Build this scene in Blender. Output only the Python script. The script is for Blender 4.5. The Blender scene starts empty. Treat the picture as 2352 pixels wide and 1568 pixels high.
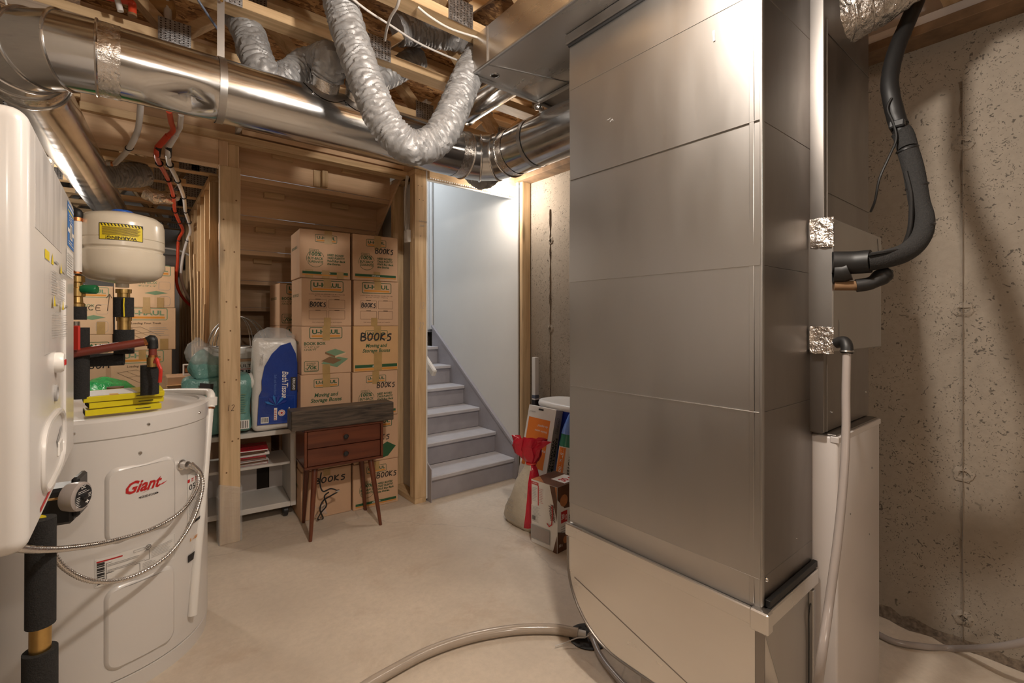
import bpy, bmesh, math, random
from mathutils import Vector, Matrix, noise
random.seed(7)
C = bpy.context.scene.collection
# ------------------------------------------------------------------ camera, world, lights
FPX, CXP, CYP, CAMH, TH = 1080.0, 1176.0, 740.0, 1.30, math.radians(39.0)
SN, CS = math.sin(TH), math.cos(TH)
cam = bpy.data.cameras.new('camera'); co = bpy.data.objects.new('camera', cam); C.objects.link(co)
co.location = (0, 0, CAMH); co.rotation_euler = (math.pi/2, 0, -TH)
cam.sensor_width = 36; cam.lens = 36*FPX/2352; cam.shift_y = (CYP-784)/2352; cam.clip_start = 0.02
bpy.context.scene.camera = co
W = bpy.data.worlds.new('world'); bpy.context.scene.world = W; W.use_nodes = True
W.node_tree.nodes['Background'].inputs[0].default_value = (.9, .95, 1, 1)
W.node_tree.nodes['Background'].inputs[1].default_value = 0.25
VS = bpy.context.scene.view_settings
VS.view_transform = 'Standard'; VS.look = 'None'; VS.gamma = 1; VS.use_curve_mapping = False
VS.exposure = 0.55
WARM = (1, .905, .80)
def point(name, loc, e, col=WARM, r=.05):
    l = bpy.data.lights.new(name, 'POINT'); l.energy = e; l.color = col; l.shadow_soft_size = r
    o = bpy.data.objects.new(name, l); C.objects.link(o); o.location = loc; return o
BULBS = [((.79, .553, 2.40), 60), ((2.29, 2.915, 2.40), 13), ((-.40, 4.3, 2.05), 16), ((.15, -1.75, 2.36), 34)]  # last bulb is an added fill lamp behind the camera
dl = bpy.data.lights.new('upstairs_daylight', 'AREA'); dl.energy = 17; dl.color = (.78, .88, 1); dl.size = .8
do = bpy.data.objects.new('upstairs_daylight', dl); C.objects.link(do); do.location = (2.05, 4.7, 3.6)

def ray(px, py):
    a = (px-CXP)/FPX; return Vector((SN+a*CS, CS-a*SN, -(py-CYP)/FPX))
def Q(px, py, t):                       # point at depth t along a sight line
    return Vector((0, 0, CAMH))+ray(px, py)*t
def P(px, py, x=None, y=None, z=None):  # point where a sight line meets a wall, a cross plane or a level
    r = ray(px, py)
    t = x/r.x if x is not None else y/r.y if y is not None else (z-CAMH)/r.z
    return Q(px, py, t)

# ------------------------------------------------------------------ materials
MATS = {}
def nodes(name):
    m = bpy.data.materials.new(name); m.use_nodes = True; nt = m.node_tree
    MATS[name] = m
    return m, nt, nt.nodes['Principled BSDF']
def N(nt, t, **k):
    n = nt.nodes.new(t)
    for a, b in k.items(): setattr(n, a, b)
    return n
def coords(nt, st=(1, 1, 1)):
    tc = N(nt, 'ShaderNodeTexCoord'); mp = N(nt, 'ShaderNodeMapping'); mp.inputs['Scale'].default_value = st
    nt.links.new(tc.outputs['Object'], mp.inputs['Vector']); return mp.outputs['Vector']
def noi(nt, v, sc, det=4, rough=.55, dist=0):
    n = N(nt, 'ShaderNodeTexNoise'); n.inputs['Scale'].default_value = sc; n.inputs['Detail'].default_value = det
    n.inputs['Roughness'].default_value = rough; n.inputs['Distortion'].default_value = dist
    nt.links.new(v, n.inputs['Vector']); return n.outputs['Fac']
def ramp(nt, fac, stops):
    r = N(nt, 'ShaderNodeValToRGB'); e = r.color_ramp.elements
    while len(e) < len(stops): e.new(.5)
    for q, (p, c) in zip(e, stops): q.position = p; q.color = (*c, 1) if len(c) == 3 else c
    nt.links.new(fac, r.inputs[0]); return r.outputs[0]
def mixc(nt, fac, a, b, mode='MIX'):
    m = N(nt, 'ShaderNodeMix', data_type='RGBA', blend_type=mode)
    for s, v in ((0, fac), (6, a), (7, b)):
        if hasattr(v, 'is_linked'): nt.links.new(v, m.inputs[s])
        else: m.inputs[s].default_value = v if s == 0 else (*v, 1)
    return m.outputs[2]
def bump(nt, h, b, st=.3, d=.01):
    n = N(nt, 'ShaderNodeBump'); n.inputs['Strength'].default_value = st; n.inputs['Distance'].default_value = d
    nt.links.new(h, n.inputs['Height']); nt.links.new(n.outputs[0], b.inputs['Normal'])
def sc(c, k): return tuple(min(1, v*k) for v in c)
def pm(name, col, rough=.5, metal=0, var=.08, vs=6, bmp=0, bs=60, st=(1, 1, 1), alpha=1, trans=0, rvar=0, bd=.004, coat=0):
    m, nt, b = nodes(name); v = coords(nt, st)
    f = noi(nt, v, vs)
    nt.links.new(ramp(nt, f, [(.3, sc(col, 1-var)), (.7, sc(col, 1+var))]), b.inputs['Base Color'])
    b.inputs['Roughness'].default_value = rough; b.inputs['Metallic'].default_value = metal
    if rvar:
        r = ramp(nt, noi(nt, v, vs*1.7, 6), [(.3, (rough-rvar,)*3), (.7, (rough+rvar,)*3)]); nt.links.new(r, b.inputs['Roughness'])
    if bmp: bump(nt, noi(nt, v, bs, 5), b, bmp, bd)
    if alpha < 1: b.inputs['Alpha'].default_value = alpha
    if trans: b.inputs['Transmission Weight'].default_value = trans
    if coat: b.inputs['Coat Weight'].default_value = coat; b.inputs['Coat Roughness'].default_value = .1
    return m
def wood(name, dark, light, axis, grain=26, ring=5, rough=.6, knots=True, knot=.35):
    m, nt, b = nodes(name)
    st = [1, 1, 1]; st[axis] = .06
    v = coords(nt, st); v2 = coords(nt, tuple(.18 if i == axis else 1 for i in range(3)))
    g = noi(nt, v, grain, 5, .6, .6); r = noi(nt, v, ring, 2, .5, 1.2)
    base = ramp(nt, g, [(.3, dark), (.62, light)])
    base = mixc(nt, ramp(nt, r, [(.35, (.22,)*3), (.6, (0,)*3)]), base, sc(dark, .75))
    if knots:
        vo = N(nt, 'ShaderNodeTexVoronoi'); vo.inputs['Scale'].default_value = 5.5; nt.links.new(v2, vo.inputs['Vector'])
        base = mixc(nt, ramp(nt, vo.outputs['Distance'], [(.045, (knot*2,)*3), (.11, (0,)*3)]), base, sc(dark, .35))
    nt.links.new(base, b.inputs['Base Color']); b.inputs['Roughness'].default_value = rough
    bump(nt, g, b, .12, .002); return m
PD, PL = (.44, .285, .145), (.68, .49, .285)
for i, ax in enumerate('xyz'):
    wood('pine_'+ax, PD, PL, i)
    wood('plywood_'+ax, (.50, .315, .18), (.72, .50, .31), i, grain=16, ring=9, knots=False)
wood('dark_plank', (.006, .004, .003), (.10, .072, .05), 0, grain=60, ring=10, rough=.5, knots=False)
wood('walnut', (.075, .018, .008), (.135, .036, .014), 0, grain=20, ring=6, rough=.32, knots=False)
wood('walnut_z', (.095, .024, .010), (.165, .046, .018), 2, grain=20, ring=6, rough=.32, knots=False)
def concrete(name, col, spots=True, floor=False):
    m, nt, b = nodes(name); v = coords(nt)
    base = ramp(nt, noi(nt, v, 1.6, 6, .6), [(.3, sc(col, .84)), (.7, sc(col, 1.13))])
    base = mixc(nt, ramp(nt, noi(nt, v, 38, 6, .7), [(.35, (.32,)*3), (.6, (0,)*3)]), base, sc(col, .72))
    h = noi(nt, v, 90, 6, .7)
    if spots:
        nv = N(nt, 'ShaderNodeTexNoise'); nv.inputs['Scale'].default_value = 30; nt.links.new(v, nv.inputs['Vector'])
        ds = mixc(nt, .10, (0, 0, 0), nv.outputs['Color']); va = N(nt, 'ShaderNodeVectorMath'); va.operation = 'ADD'
        nt.links.new(v, va.inputs[0]); nt.links.new(ds, va.inputs[1])
        for scl, th, dens in ((32, .23, .44), (14, .15, .47), (66, .28, .41)):
            vo = N(nt, 'ShaderNodeTexVoronoi'); vo.inputs['Scale'].default_value = scl; nt.links.new(va.outputs[0], vo.inputs['Vector'])
            d = ramp(nt, vo.outputs['Distance'], [(th*.6, (1,)*3), (th, (0,)*3)])
            k = ramp(nt, noi(nt, v, 3.1+scl*.05, 3), [(dens-.02, (0,)*3), (dens+.1, (.8,)*3)])
            base = mixc(nt, mixc(nt, 1.0, d, k, 'MULTIPLY'), base, sc(col, .17))
    if floor:
        st = ramp(nt, noi(nt, v, 2.7, 7, .68, .5), [(.54, (0,)*3), (.72, (.55,)*3)])
        base = mixc(nt, st, base, sc((.46, .33, .22), .9))
        w = N(nt, 'ShaderNodeTexVoronoi', feature='DISTANCE_TO_EDGE'); w.inputs['Scale'].default_value = .55
        nv = N(nt, 'ShaderNodeTexNoise'); nv.inputs['Scale'].default_value = 3; nv.inputs['Detail'].default_value = 6; nt.links.new(v, nv.inputs['Vector'])
        wv = N(nt, 'ShaderNodeVectorMath'); wv.operation = 'ADD'
        nt.links.new(v, wv.inputs[0]); nt.links.new(mixc(nt, .3, (0, 0, 0), nv.outputs['Color']), wv.inputs[1]); nt.links.new(wv.outputs[0], w.inputs['Vector'])
        base = mixc(nt, ramp(nt, w.outputs['Distance'], [(.0012, (.35,)*3), (.003, (0,)*3)]), base, sc(col, .5))
    nt.links.new(base, b.inputs['Base Color']); b.inputs['Roughness'].default_value = .62 if floor else .85
    bump(nt, h, b, .15 if floor else .35, .003); return m
concrete('concrete', (.325, .275, .22)); concrete('floor_concrete', (.62, .53, .43), False, True)
def osb():
    m, nt, b = nodes('osb'); v = coords(nt, (1, 1.9, 1))
    vo = N(nt, 'ShaderNodeTexVoronoi'); vo.inputs['Scale'].default_value = 34; vo.inputs['Randomness'].default_value = 1
    nv = N(nt, 'ShaderNodeTexNoise'); nv.inputs['Scale'].default_value = 14; nt.links.new(v, nv.inputs['Vector'])
    va = N(nt, 'ShaderNodeVectorMath'); va.operation = 'ADD'
    nt.links.new(v, va.inputs[0]); nt.links.new(mixc(nt, .12, (0, 0, 0), nv.outputs['Color']), va.inputs[1]); nt.links.new(va.outputs[0], vo.inputs['Vector'])
    s = N(nt, 'ShaderNodeSeparateColor'); nt.links.new(vo.outputs['Color'], s.inputs[0])
    nt.links.new(ramp(nt, s.outputs[0], [(.0, (.13, .055, .018)), (.45, (.33, .165, .06)), (1, (.56, .33, .14))]), b.inputs['Base Color'])
    b.inputs['Roughness'].default_value = .7; bump(nt, s.outputs[1], b, .3, .004)
osb()
def galv(name, col, rough, streak=(1, 1, 1), vs=9, rv=.08, var=.06, bmp=.0, bs=8, bd=.01):
    return pm(name, col, rough, 1, var, vs, bmp, bs, streak, rvar=rv, bd=bd)
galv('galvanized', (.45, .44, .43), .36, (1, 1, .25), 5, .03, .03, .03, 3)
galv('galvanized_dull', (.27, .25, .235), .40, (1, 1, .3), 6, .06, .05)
galv('galvanized_round', (.60, .605, .61), .17, (.35, 1, 1), 12, .06, .07, .10, 5)
galv('galvanized_trunk', (.70, .68, .655), .28, (1, .3, 1), 3, .03, .04, .02, 2)
galv('foil', (.72, .68, .64), .24, (1, 1, 1), 9, .08, .08, .9, 32, .02)
galv('foil_tape', (.66, .63, .60), .24, (1, 1, 1), 30, .1, .1, .8, 40, .006)
galv('chrome', (.7, .68, .66), .2)
galv('gusset', (.36, .36, .37), .42, (1, 1, 1), 60, .1, .35, .5, 120, .003)
galv('brass', (.60, .40, .15), .3, (1, 1, 1), 10, .06, .15)
galv('copper', (.62, .25, .10), .3); galv('wire_metal', (.42, .42, .42), .3)
m, nt, b = nodes('flex_duct'); v = coords(nt)
nt.links.new(ramp(nt, noi(nt, v, 30, 5), [(.3, (.24, .24, .245)), (.7, (.33, .33, .335))]), b.inputs['Base Color'])
b.inputs['Roughness'].default_value = .45; b.inputs['Metallic'].default_value = .2; bump(nt, noi(nt, v, 45, 4, .6, .8), b, .35, .006)
# black insulation jacket, plastics, paints
pm('black_foam', (.016, .015, .0145), .9, 0, .3, 160, .8, 260, bd=.003)
pm('black_rubber', (.008, .0075, .0075), .5); pm('black_plastic', (.016, .016, .017), .35)
pm('white_enamel', (.64, .615, .59), .28, 0, .02, 2, coat=.3); pm('white_plastic', (.74, .715, .68), .35, 0, .02)
pm('furnace_paint', (.56, .52, .50), .38, 0, .03, 4); pm('drywall', (.66, .645, .615), .8, 0, .025, 2, .05, 90)
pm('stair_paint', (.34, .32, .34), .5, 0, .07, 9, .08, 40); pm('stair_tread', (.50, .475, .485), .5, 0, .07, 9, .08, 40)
pm('tank_beige', (.63, .56, .45), .25, 0, .02, 2, coat=.3); pm('pex_white', (.70, .68, .66), .35, 0, .03); pm('pex_red', (.60, .062, .022), .35, 0, .06)
pm('pipe_oxide', (.16, .028, .016), .42, 0, .1); pm('green_plastic', (.008, .14, .05), .2); pm('red_plastic', (.5, .03, .018), .35)
pm('blue_plastic', (.02, .10, .45), .35); pm('bin_blue', (.015, .035, .30), .4)
pm('cardboard', (.56, .36, .225), .75, 0, .07, 5, .1, 60, (1, 1, .2)); pm('cardboard_new', (.58, .35, .165), .72, 0, .06, 5)
pm('cardboard_pale', (.62, .43, .27), .75, 0, .06, 5); pm('tape_tan', (.40, .255, .095), .3, 0, .1, 20)
pm('ink_green', (.018, .085, .030), .7); pm('ink_orange', (.62, .25, .03), .7); pm('ink_black', (.016, .013, .012), .6); pm('ink_brown', (.10, .055, .03), .7)
pm('ink_red', (.45, .012, .012), .5); pm('ink_white', (.75, .73, .70), .6); pm('ink_yellow', (.72, .56, .015), .45); pm('ink_blue', (.012, .16, .50), .5)
pm('ink_grey', (.33, .32, .31), .6); pm('ink_faded_green', (.16, .26, .15), .7); pm('paper_white', (.70, .68, .65), .55, 0, .02)
pm('amber', (.60, .33, .03), .6); pm('yellow_case', (.66, .55, .010), .35, 0, .05); pm('pack_navy', (.012, .045, .27), .18, 0, .12, 8, .35, 18, bd=.012)
pm('pack_white', (.66, .64, .61), .22, 0, .05, 8, .5, 16, bd=.014); pm('pack_teal', (.155, .35, .32), .25, 0, .18, 9, .7, 14, bd=.02)
pm('clear_wrap', (.75, .76, .76), .12, 0, .05, 6, .9, 22, alpha=.30, bd=.02); pm('green_bag', (.02, .30, .08), .15, 0, .4, 12, .9, 16, bd=.02)
pm('bag_cream', (.50, .45, .36), .5, 0, .08, 9, .6, 22, bd=.01); pm('bag_red', (.46, .010, .028), .2, 0, .12, 9, .6, 14, bd=.015)
pm('hose_grey', (.33, .29, .27), .22, 0, .05); pm('hose_clear', (.40, .335, .275), .15, 0, .1, 5); pm('drain_black', (.02, .017, .015), .55)
pm('tape_orange_brown', (.5, .3, .12), .5); pm('shelf_white', (.60, .575, .54), .5, 0, .03); pm('dark_void', (.02, .014, .010), .9)
pm('orange_card', (.70, .19, .02), .55); pm('wire_white', (.55, .52, .49), .5); pm('wire_blue', (.10, .12, .17), .4); pm('green_wrap', (.02, .16, .10), .15, 0, .2, 9, .4, 25)
pm('blue_wrap', (.10, .20, .55), .12, 0, .2, 9, .6, 25); pm('choc', (.10, .038, .016), .4, 0, .3, 12); pm('almond', (.40, .15, .05), .5, 0, .2, 20)
pm('sill_brown', (.20, .125, .07), .8, 0, .3, 12)
pm('dirt', (.14, .105, .075), .95, 0, .5, 60, .9, 80); pm('smoke_scuff', (.46, .44, .425), .4, 0, .25, 24, st=(1, 1, .2)); pm('soil_brown', (.20, .11, .05), .8)
pm('glass_bulb', (1, 1, 1), .3)
m, nt, b = nodes('bulb_glow'); b.inputs['Emission Color'].default_value = (1, .86, .70, 1); b.inputs['Emission Strength'].default_value = 22

# ------------------------------------------------------------------ mesh building
def tag(o, label=None, cat=None, group=None, kind=None):
    if label: o['label'] = label
    if cat: o['category'] = cat
    if group: o['group'] = group
    if kind: o['kind'] = kind
    return o
def thing(name, label, cat, group=None, loc=(0, 0, 0), kind=None):
    o = bpy.data.objects.new(name, None); C.objects.link(o); o.location = loc; o.empty_display_size = .05
    return tag(o, label, cat, group, kind)
class MB:
    def __init__(s): s.v = []; s.f = []; s.m = []; s.mi = 0
    def add(s, v, f):
        n = len(s.v); s.v += [Vector(p) for p in v]; s.f += [tuple(i+n for i in q) for q in f]; s.m += [s.mi]*len(f); return s
    def box(s, x0, x1, y0, y1, z0, z1, c=.002, M=None):
        if c <= 0:
            v = [Vector((x, y, z)) for z in (z0, z1) for y in (y0, y1) for x in (x0, x1)]
            f = [(0, 2, 3, 1), (4, 5, 7, 6), (0, 1, 5, 4), (2, 6, 7, 3), (0, 4, 6, 2), (1, 3, 7, 5)]
        else:
            lo, hi = (x0, y0, z0), (x1, y1, z1); c = min(c, .45*min(abs(hi[i]-lo[i]) for i in range(3)))
            v = []; ix = {}
            for k in range(8):
                g = [(k >> i) & 1 for i in range(3)]
                for a in range(3):
                    p = [(hi if g[i] else lo)[i]+(0 if i == a else (-c if g[i] else c)) for i in range(3)]
                    ix[(k, a)] = len(v); v.append(Vector(p))
            f = []
            for a in range(3):
                u, w = (a+1) % 3, (a+2) % 3
                for sd in (0, 1):
                    ks = [sd << a | i << u | j << w for i, j in ((0, 0), (1, 0), (1, 1), (0, 1))]
                    q = [ix[(k, a)] for k in ks]; f.append(tuple(q if sd else q[::-1]))
                for i in (0, 1):
                    for j in (0, 1):
                        k0 = i << u | j << w; k1 = k0 | 1 << a
                        q = [ix[(k0, u)], ix[(k1, u)], ix[(k1, w)], ix[(k0, w)]]; f.append(tuple(q if i == j else q[::-1]))
            for k in range(8):
                q = [ix[(k, 0)], ix[(k, 1)], ix[(k, 2)]]; f.append(tuple(q if bin(k).count('1') % 2 else q[::-1]))
        if M is not None: v = [M@p for p in v]
        return s.add(v, f)
    def tube(s, pts, r, n=12, cap=True, rf=None):
        pts = [Vector(p) for p in pts]; L = len(pts); T = []
        for i in range(L):
            T.append((pts[min(i+1, L-1)]-pts[max(i-1, 0)]).normalized())
        u = T[0].orthogonal().normalized(); v = []; f = []
        for i in range(L):
            u = (u-T[i]*u.dot(T[i])).normalized(); w = T[i].cross(u)
            for k in range(n):
                a = 2*math.pi*k/n; d = u*math.cos(a)+w*math.sin(a)
                rr = rf(i, k, pts[i]+d*r) if rf else (r[i] if isinstance(r, (list, tuple)) else r)
                v.append(pts[i]+d*rr)
        for i in range(L-1):
            for k in range(n):
                f.append((i*n+k, i*n+(k+1) % n, (i+1)*n+(k+1) % n, (i+1)*n+k))
        if cap: f.append(tuple(range(n))[::-1]); f.append(tuple((L-1)*n+k for k in range(n)))
        return s.add(v, f)
    def cyl(s, a, b, r, n=20, r2=None): return s.tube([a, b], [r, r if r2 is None else r2], n)
    def lathe(s, prof, c=(0, 0, 0), n=40, ax=(0, 0, 1)):
        c = Vector(c); az = Vector(ax).normalized(); u = az.orthogonal().normalized() if abs(az.z) < .99 else Vector((1, 0, 0)); w = az.cross(u)
        v = []; f = []
        for r, h in prof:
            for k in range(n):
                a = 2*math.pi*k/n; v.append(c+az*h+(u*math.cos(a)+w*math.sin(a))*max(r, 1e-4))
        for i in range(len(prof)-1):
            for k in range(n): f.append((i*n+k, i*n+(k+1) % n, (i+1)*n+(k+1) % n, (i+1)*n+k))
        f.append(tuple(range(n))[::-1]); f.append(tuple((len(prof)-1)*n+k for k in range(n)))
        return s.add(v, f)
    def prism(s, poly, o, u, w, d):      # polygon in the plane (o,u,w), pushed along vector d
        o, u, w, d = Vector(o), Vector(u), Vector(w), Vector(d); n = len(poly)
        a = [o+u*p+w*q for p, q in poly]; v = a+[p+d for p in a]
        f = [tuple(range(n))[::-1], tuple(range(n, 2*n))]+[(i, (i+1) % n, n+(i+1) % n, n+i) for i in range(n)]
        if u.cross(w).dot(d) < 0: f = [q[::-1] for q in f]
        return s.add(v, f)
    def torus(s, c, ax, R, r, n=28, k=6, a0=0, a1=2*math.pi):
        c = Vector(c); az = Vector(ax).normalized(); u = az.orthogonal().normalized(); w = az.cross(u)
        full = abs(a1-a0-2*math.pi) < 1e-6
        pts = [c+(u*math.cos(a0+(a1-a0)*i/n)+w*math.sin(a0+(a1-a0)*i/n))*R for i in range(n+1)]
        return s.tube(pts, r, k, not full)
    def quad(s, a, b, c, d): return s.add([a, b, c, d], [(0, 1, 2, 3)])
    def build(s, name, mat, par=None, smooth=True, ang=38):
        me = bpy.data.meshes.new(name); me.from_pydata([tuple(p) for p in s.v], [], s.f)
        for q in ([mat] if isinstance(mat, str) else mat): me.materials.append(MATS[q])
        me.polygons.foreach_set('material_index', s.m)
        if smooth:
            me.polygons.foreach_set('use_smooth', [True]*len(s.f)); me.set_sharp_from_angle(angle=math.radians(ang))
        me.update()
        o = bpy.data.objects.new(name, me); C.objects.link(o)
        if par is not None:
            o.parent = par; o.matrix_parent_inverse = Matrix.Translation(-Vector(par.location))
        return o
def B(name, mat, par, *a, c=.002, M=None): return MB().box(*a, c=c, M=M).build(name, mat, par)
def soft(name, mat, par, x0, x1, y0, y1, z0, z1, r, seg=4, M=None, dis=0, ds=8, cuts=0):
    bm = bmesh.new(); bmesh.ops.create_cube(bm, size=1)
    for v in bm.verts: v.co = Vector(((x0+x1)/2+v.co.x*(x1-x0), (y0+y1)/2+v.co.y*(y1-y0), (z0+z1)/2+v.co.z*(z1-z0)))
    bmesh.ops.bevel(bm, geom=bm.edges[:], offset=r, segments=seg, profile=.5, affect='EDGES')
    if cuts: bmesh.ops.subdivide_edges(bm, edges=[e for e in bm.edges if e.calc_length() > r*1.2], cuts=cuts, use_grid_fill=True)
    if dis:
        for v in bm.verts:
            n = noise.noise_vector(v.co*ds); n2 = noise.noise_vector(v.co*ds*2.6)
            v.co += n*dis+n2*dis*.45
    if M is not None: bm.transform(M)
    me = bpy.data.meshes.new(name); bm.to_mesh(me); bm.free(); me.materials.append(MATS[mat])
    me.polygons.foreach_set('use_smooth', [True]*len(me.polygons))
    o = bpy.data.objects.new(name, me); C.objects.link(o)
    if par is not None: o.parent = par; o.matrix_parent_inverse = Matrix.Translation(-Vector(par.location))
    return o
def spl(pts, n=8):
    pts = [Vector(p) for p in pts]; L = len(pts); out = []
    for i in range(L-1):
        a, b, c, d = pts[max(i-1, 0)], pts[i], pts[i+1], pts[min(i+2, L-1)]
        for k in range(n):
            t = k/n
            out.append(.5*((2*b)+(c-a)*t+(2*a-5*b+4*c-d)*t*t+(3*b-a-3*c+d)*t**3))
    return out+[pts[-1]]
def RZ(x, y, deg, z=0): return Matrix.Translation((x, y, z))@Matrix.Rotation(math.radians(deg), 4, 'Z')

# ------------------------------------------------------------------ flat print
TXT = {}
def textmesh(s, shear=0, bold=0):
    k = (s, shear, bold)
    if k not in TXT:
        cu = bpy.data.curves.new('t', 'FONT'); cu.body = s; cu.shear = shear; cu.offset = bold; cu.resolution_u = 2
        ob = bpy.data.objects.new('t', cu); C.objects.link(ob)
        me = bpy.data.meshes.new_from_object(ob.evaluated_get(bpy.context.evaluated_depsgraph_get()))
        V = [(v.co.x, v.co.y) for v in me.vertices]; Fc = [tuple(p.vertices) for p in me.polygons]
        bpy.data.objects.remove(ob); bpy.data.curves.remove(cu); bpy.data.meshes.remove(me)
        x0 = min(v[0] for v in V); x1 = max(v[0] for v in V)
        TXT[k] = ([((a-x0), b) for a, b in V], Fc, x1-x0)
    return TXT[k]
class Print:
    def __init__(s, fn): s.fn = fn; s.v = []; s.f = []; s.m = []; s.mats = []; s.lay = 0
    def _a(s, pts, faces, mat):
        if mat not in s.mats: s.mats.append(mat)
        k = s.mats.index(mat); n = len(s.v); s.lay += 1; h = .0004+.00012*s.lay
        s.v += [s.fn(p[0], p[1], h) for p in pts]; s.f += [tuple(i+n for i in q) for q in faces]; s.m += [k]*len(faces); return s
    def rect(s, u0, v0, u1, v1, mat, n=1):
        pts = []
        for i in range(n+1): u = u0+(u1-u0)*i/n; pts += [(u, v0), (u, v1)]
        return s._a(pts, [(2*i, 2*i+2, 2*i+3, 2*i+1) for i in range(n)], mat)
    def poly(s, pts, mat): return s._a(pts, [tuple(range(len(pts)))], mat)
    def rr(s, u0, v0, u1, v1, r, k=4):
        o = []
        for cx, cy, a in ((u1-r, v0+r, -90), (u1-r, v1-r, 0), (u0+r, v1-r, 90), (u0+r, v0+r, 180)):
            for i in range(k+1):
                t = math.radians(a+90*i/k); o.append((cx+r*math.cos(t), cy+r*math.sin(t)))
        return o
    def frame(s, u0, v0, u1, v1, w, mat, r=0):
        a = s.rr(u0, v0, u1, v1, max(r, w*1.01)); b = s.rr(u0+w, v0+w, u1-w, v1-w, max(r-w, w*.02)); n = len(a)
        return s._a(a+b, [(i, (i+1) % n, n+(i+1) % n, n+i) for i in range(n)], mat)
    def ring(s, u, v, R, w, mat, n=24, disc=False):
        a = [(u+R*math.cos(2*math.pi*i/n), v+R*math.sin(2*math.pi*i/n)) for i in range(n)]
        if disc: return s.poly(a, mat)
        b = [(u+(R-w)*math.cos(2*math.pi*i/n), v+(R-w)*math.sin(2*math.pi*i/n)) for i in range(n)]
        return s._a(a+b, [(i, (i+1) % n, n+(i+1) % n, n+i) for i in range(n)], mat)
    def text(s, t, u, v, h, mat, w=None, shear=0, bold=.012, al='l', rot=0):
        V, Fc, tw = textmesh(t, shear, bold); k = h/.70; kx = k if w is None else w/tw
        x = u-(tw*kx/2 if al == 'c' else tw*kx if al == 'r' else 0)
        if rot == 0: pts = [(x+a*kx, v+b*k) for a, b in V]
        else:
            c_, s_ = math.cos(math.radians(rot)), math.sin(math.radians(rot)); d = -(tw*kx/2 if al == 'c' else 0)
            pts = [(u+(a*kx+d)*c_-b*k*s_, v+(a*kx+d)*s_+b*k*c_) for a, b in V]
        return s._a(pts, Fc, mat)
    def stroke(s, pts, w, mat):
        pts = [Vector((*p, 0)) for p in pts]; v = []; f = []
        for i, p in enumerate(pts):
            t = (pts[min(i+1, len(pts)-1)]-pts[max(i-1, 0)]).normalized(); n = Vector((-t.y, t.x, 0))*w/2
            v += [(p+n)[:2], (p-n)[:2]]
        f = [(2*i, 2*i+1, 2*i+3, 2*i+2) for i in range(len(pts)-1)]
        return s._a(v, f, mat)
    def hand(s, word, u, v, h, w, mat, lw=.004, slant=.1):
        for ch in word:
            for st in HAND.get(ch, []):
                p = spl([Vector((a, b, 0)) for a, b in st], 3) if len(st) > 2 else [Vector((a, b, 0)) for a, b in st]
                s.stroke([(u+q.x*w*.85+q.y*h*slant, v+q.y*h) for q in p], lw, mat)
            u += w
        return s
    def lines(s, u0, v0, u1, v1, n, mat, th=.35, seed=1):
        R = random.Random(seed); d = (v1-v0)/n
        for i in range(n):
            e = u1-(u1-u0)*R.random()*.35; s.rect(u0, v0+i*d, e, v0+(i+th)*d, mat, 2)
        return s
    def build(s, name, par):
        me = bpy.data.meshes.new(name); me.from_pydata([tuple(p) for p in s.v], [], s.f)
        for q in s.mats: me.materials.append(MATS[q])
        me.polygons.foreach_set('material_index', s.m); me.update()
        o = bpy.data.objects.new(name, me); C.objects.link(o)
        if par is not None: o.parent = par; o.matrix_parent_inverse = Matrix.Translation(-Vector(par.location))
        return o
HAND = {'B': [[(.1, 0), (.1, 1)], [(.1, 1), (.75, .85), (.6, .58), (.12, .52)], [(.12, .52), (.9, .38), (.75, .05), (.1, 0)]],
 'O': [[(.5, .95), (.12, .6), (.3, .05), (.8, .2), (.85, .75), (.45, .95)]], 'o': [[(.5, .62), (.15, .35), (.4, .02), (.85, .25), (.75, .6), (.45, .63)]],
 'K': [[(.1, 0), (.12, 1)], [(.85, .95), (.15, .42), (.9, .0)]], 'S': [[(.85, .8), (.4, .8), (.2, .58), (.7, .4), (.65, .02), (.1, -.02)]],
 's': [[(.85, .6), (.3, .6), (.35, .35), (.8, .2), (.55, -.15), (.1, -.1)]], 'F': [[(.15, 0), (.15, 1)], [(.15, 1), (.9, 1)], [(.15, .55), (.7, .55)]],
 'I': [[(.5, 0), (.5, 1)]], 'C': [[(.85, .85), (.4, .95), (.15, .5), (.4, .05), (.85, .12)]], 'E': [[(.85, 0), (.15, 0), (.15, 1), (.85, 1)], [(.15, .5), (.7, .5)]],
 'M': [[(.05, 0), (.15, 1)], [(.15, 1), (.5, .35)], [(.5, .35), (.8, 1)], [(.8, 1), (.95, 0)]], '^': [[(.5, -.6), (.5, 1)], [(.1, .6), (.5, 1)], [(.5, 1), (.9, .6)]],
 'G': [[(.85, .85), (.4, .95), (.15, .5), (.4, .05), (.85, .12), (.85, .45)], [(.5, .45), (.9, .45)]], '1': [[(.5, 0), (.5, 1)]], '2': [[(.1, .8), (.5, 1), (.8, .7), (.1, 0)], [(.1, 0), (.9, 0)]]}
def plane(o, u, w):
    o, u, w = Vector(o), Vector(u).normalized(), Vector(w).normalized(); n = u.cross(w)
    return lambda a, b, h: o+u*a+w*b+n*h
def cylmap(cx, cy, r, a0, z0, sgn=1):    # u = arc length from angle a0 (counter-clockwise), v = height
    return lambda a, b, h: Vector((cx+(r+h)*math.cos(a0+sgn*a/r), cy+(r+h)*math.sin(a0+sgn*a/r), z0+b))

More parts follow.
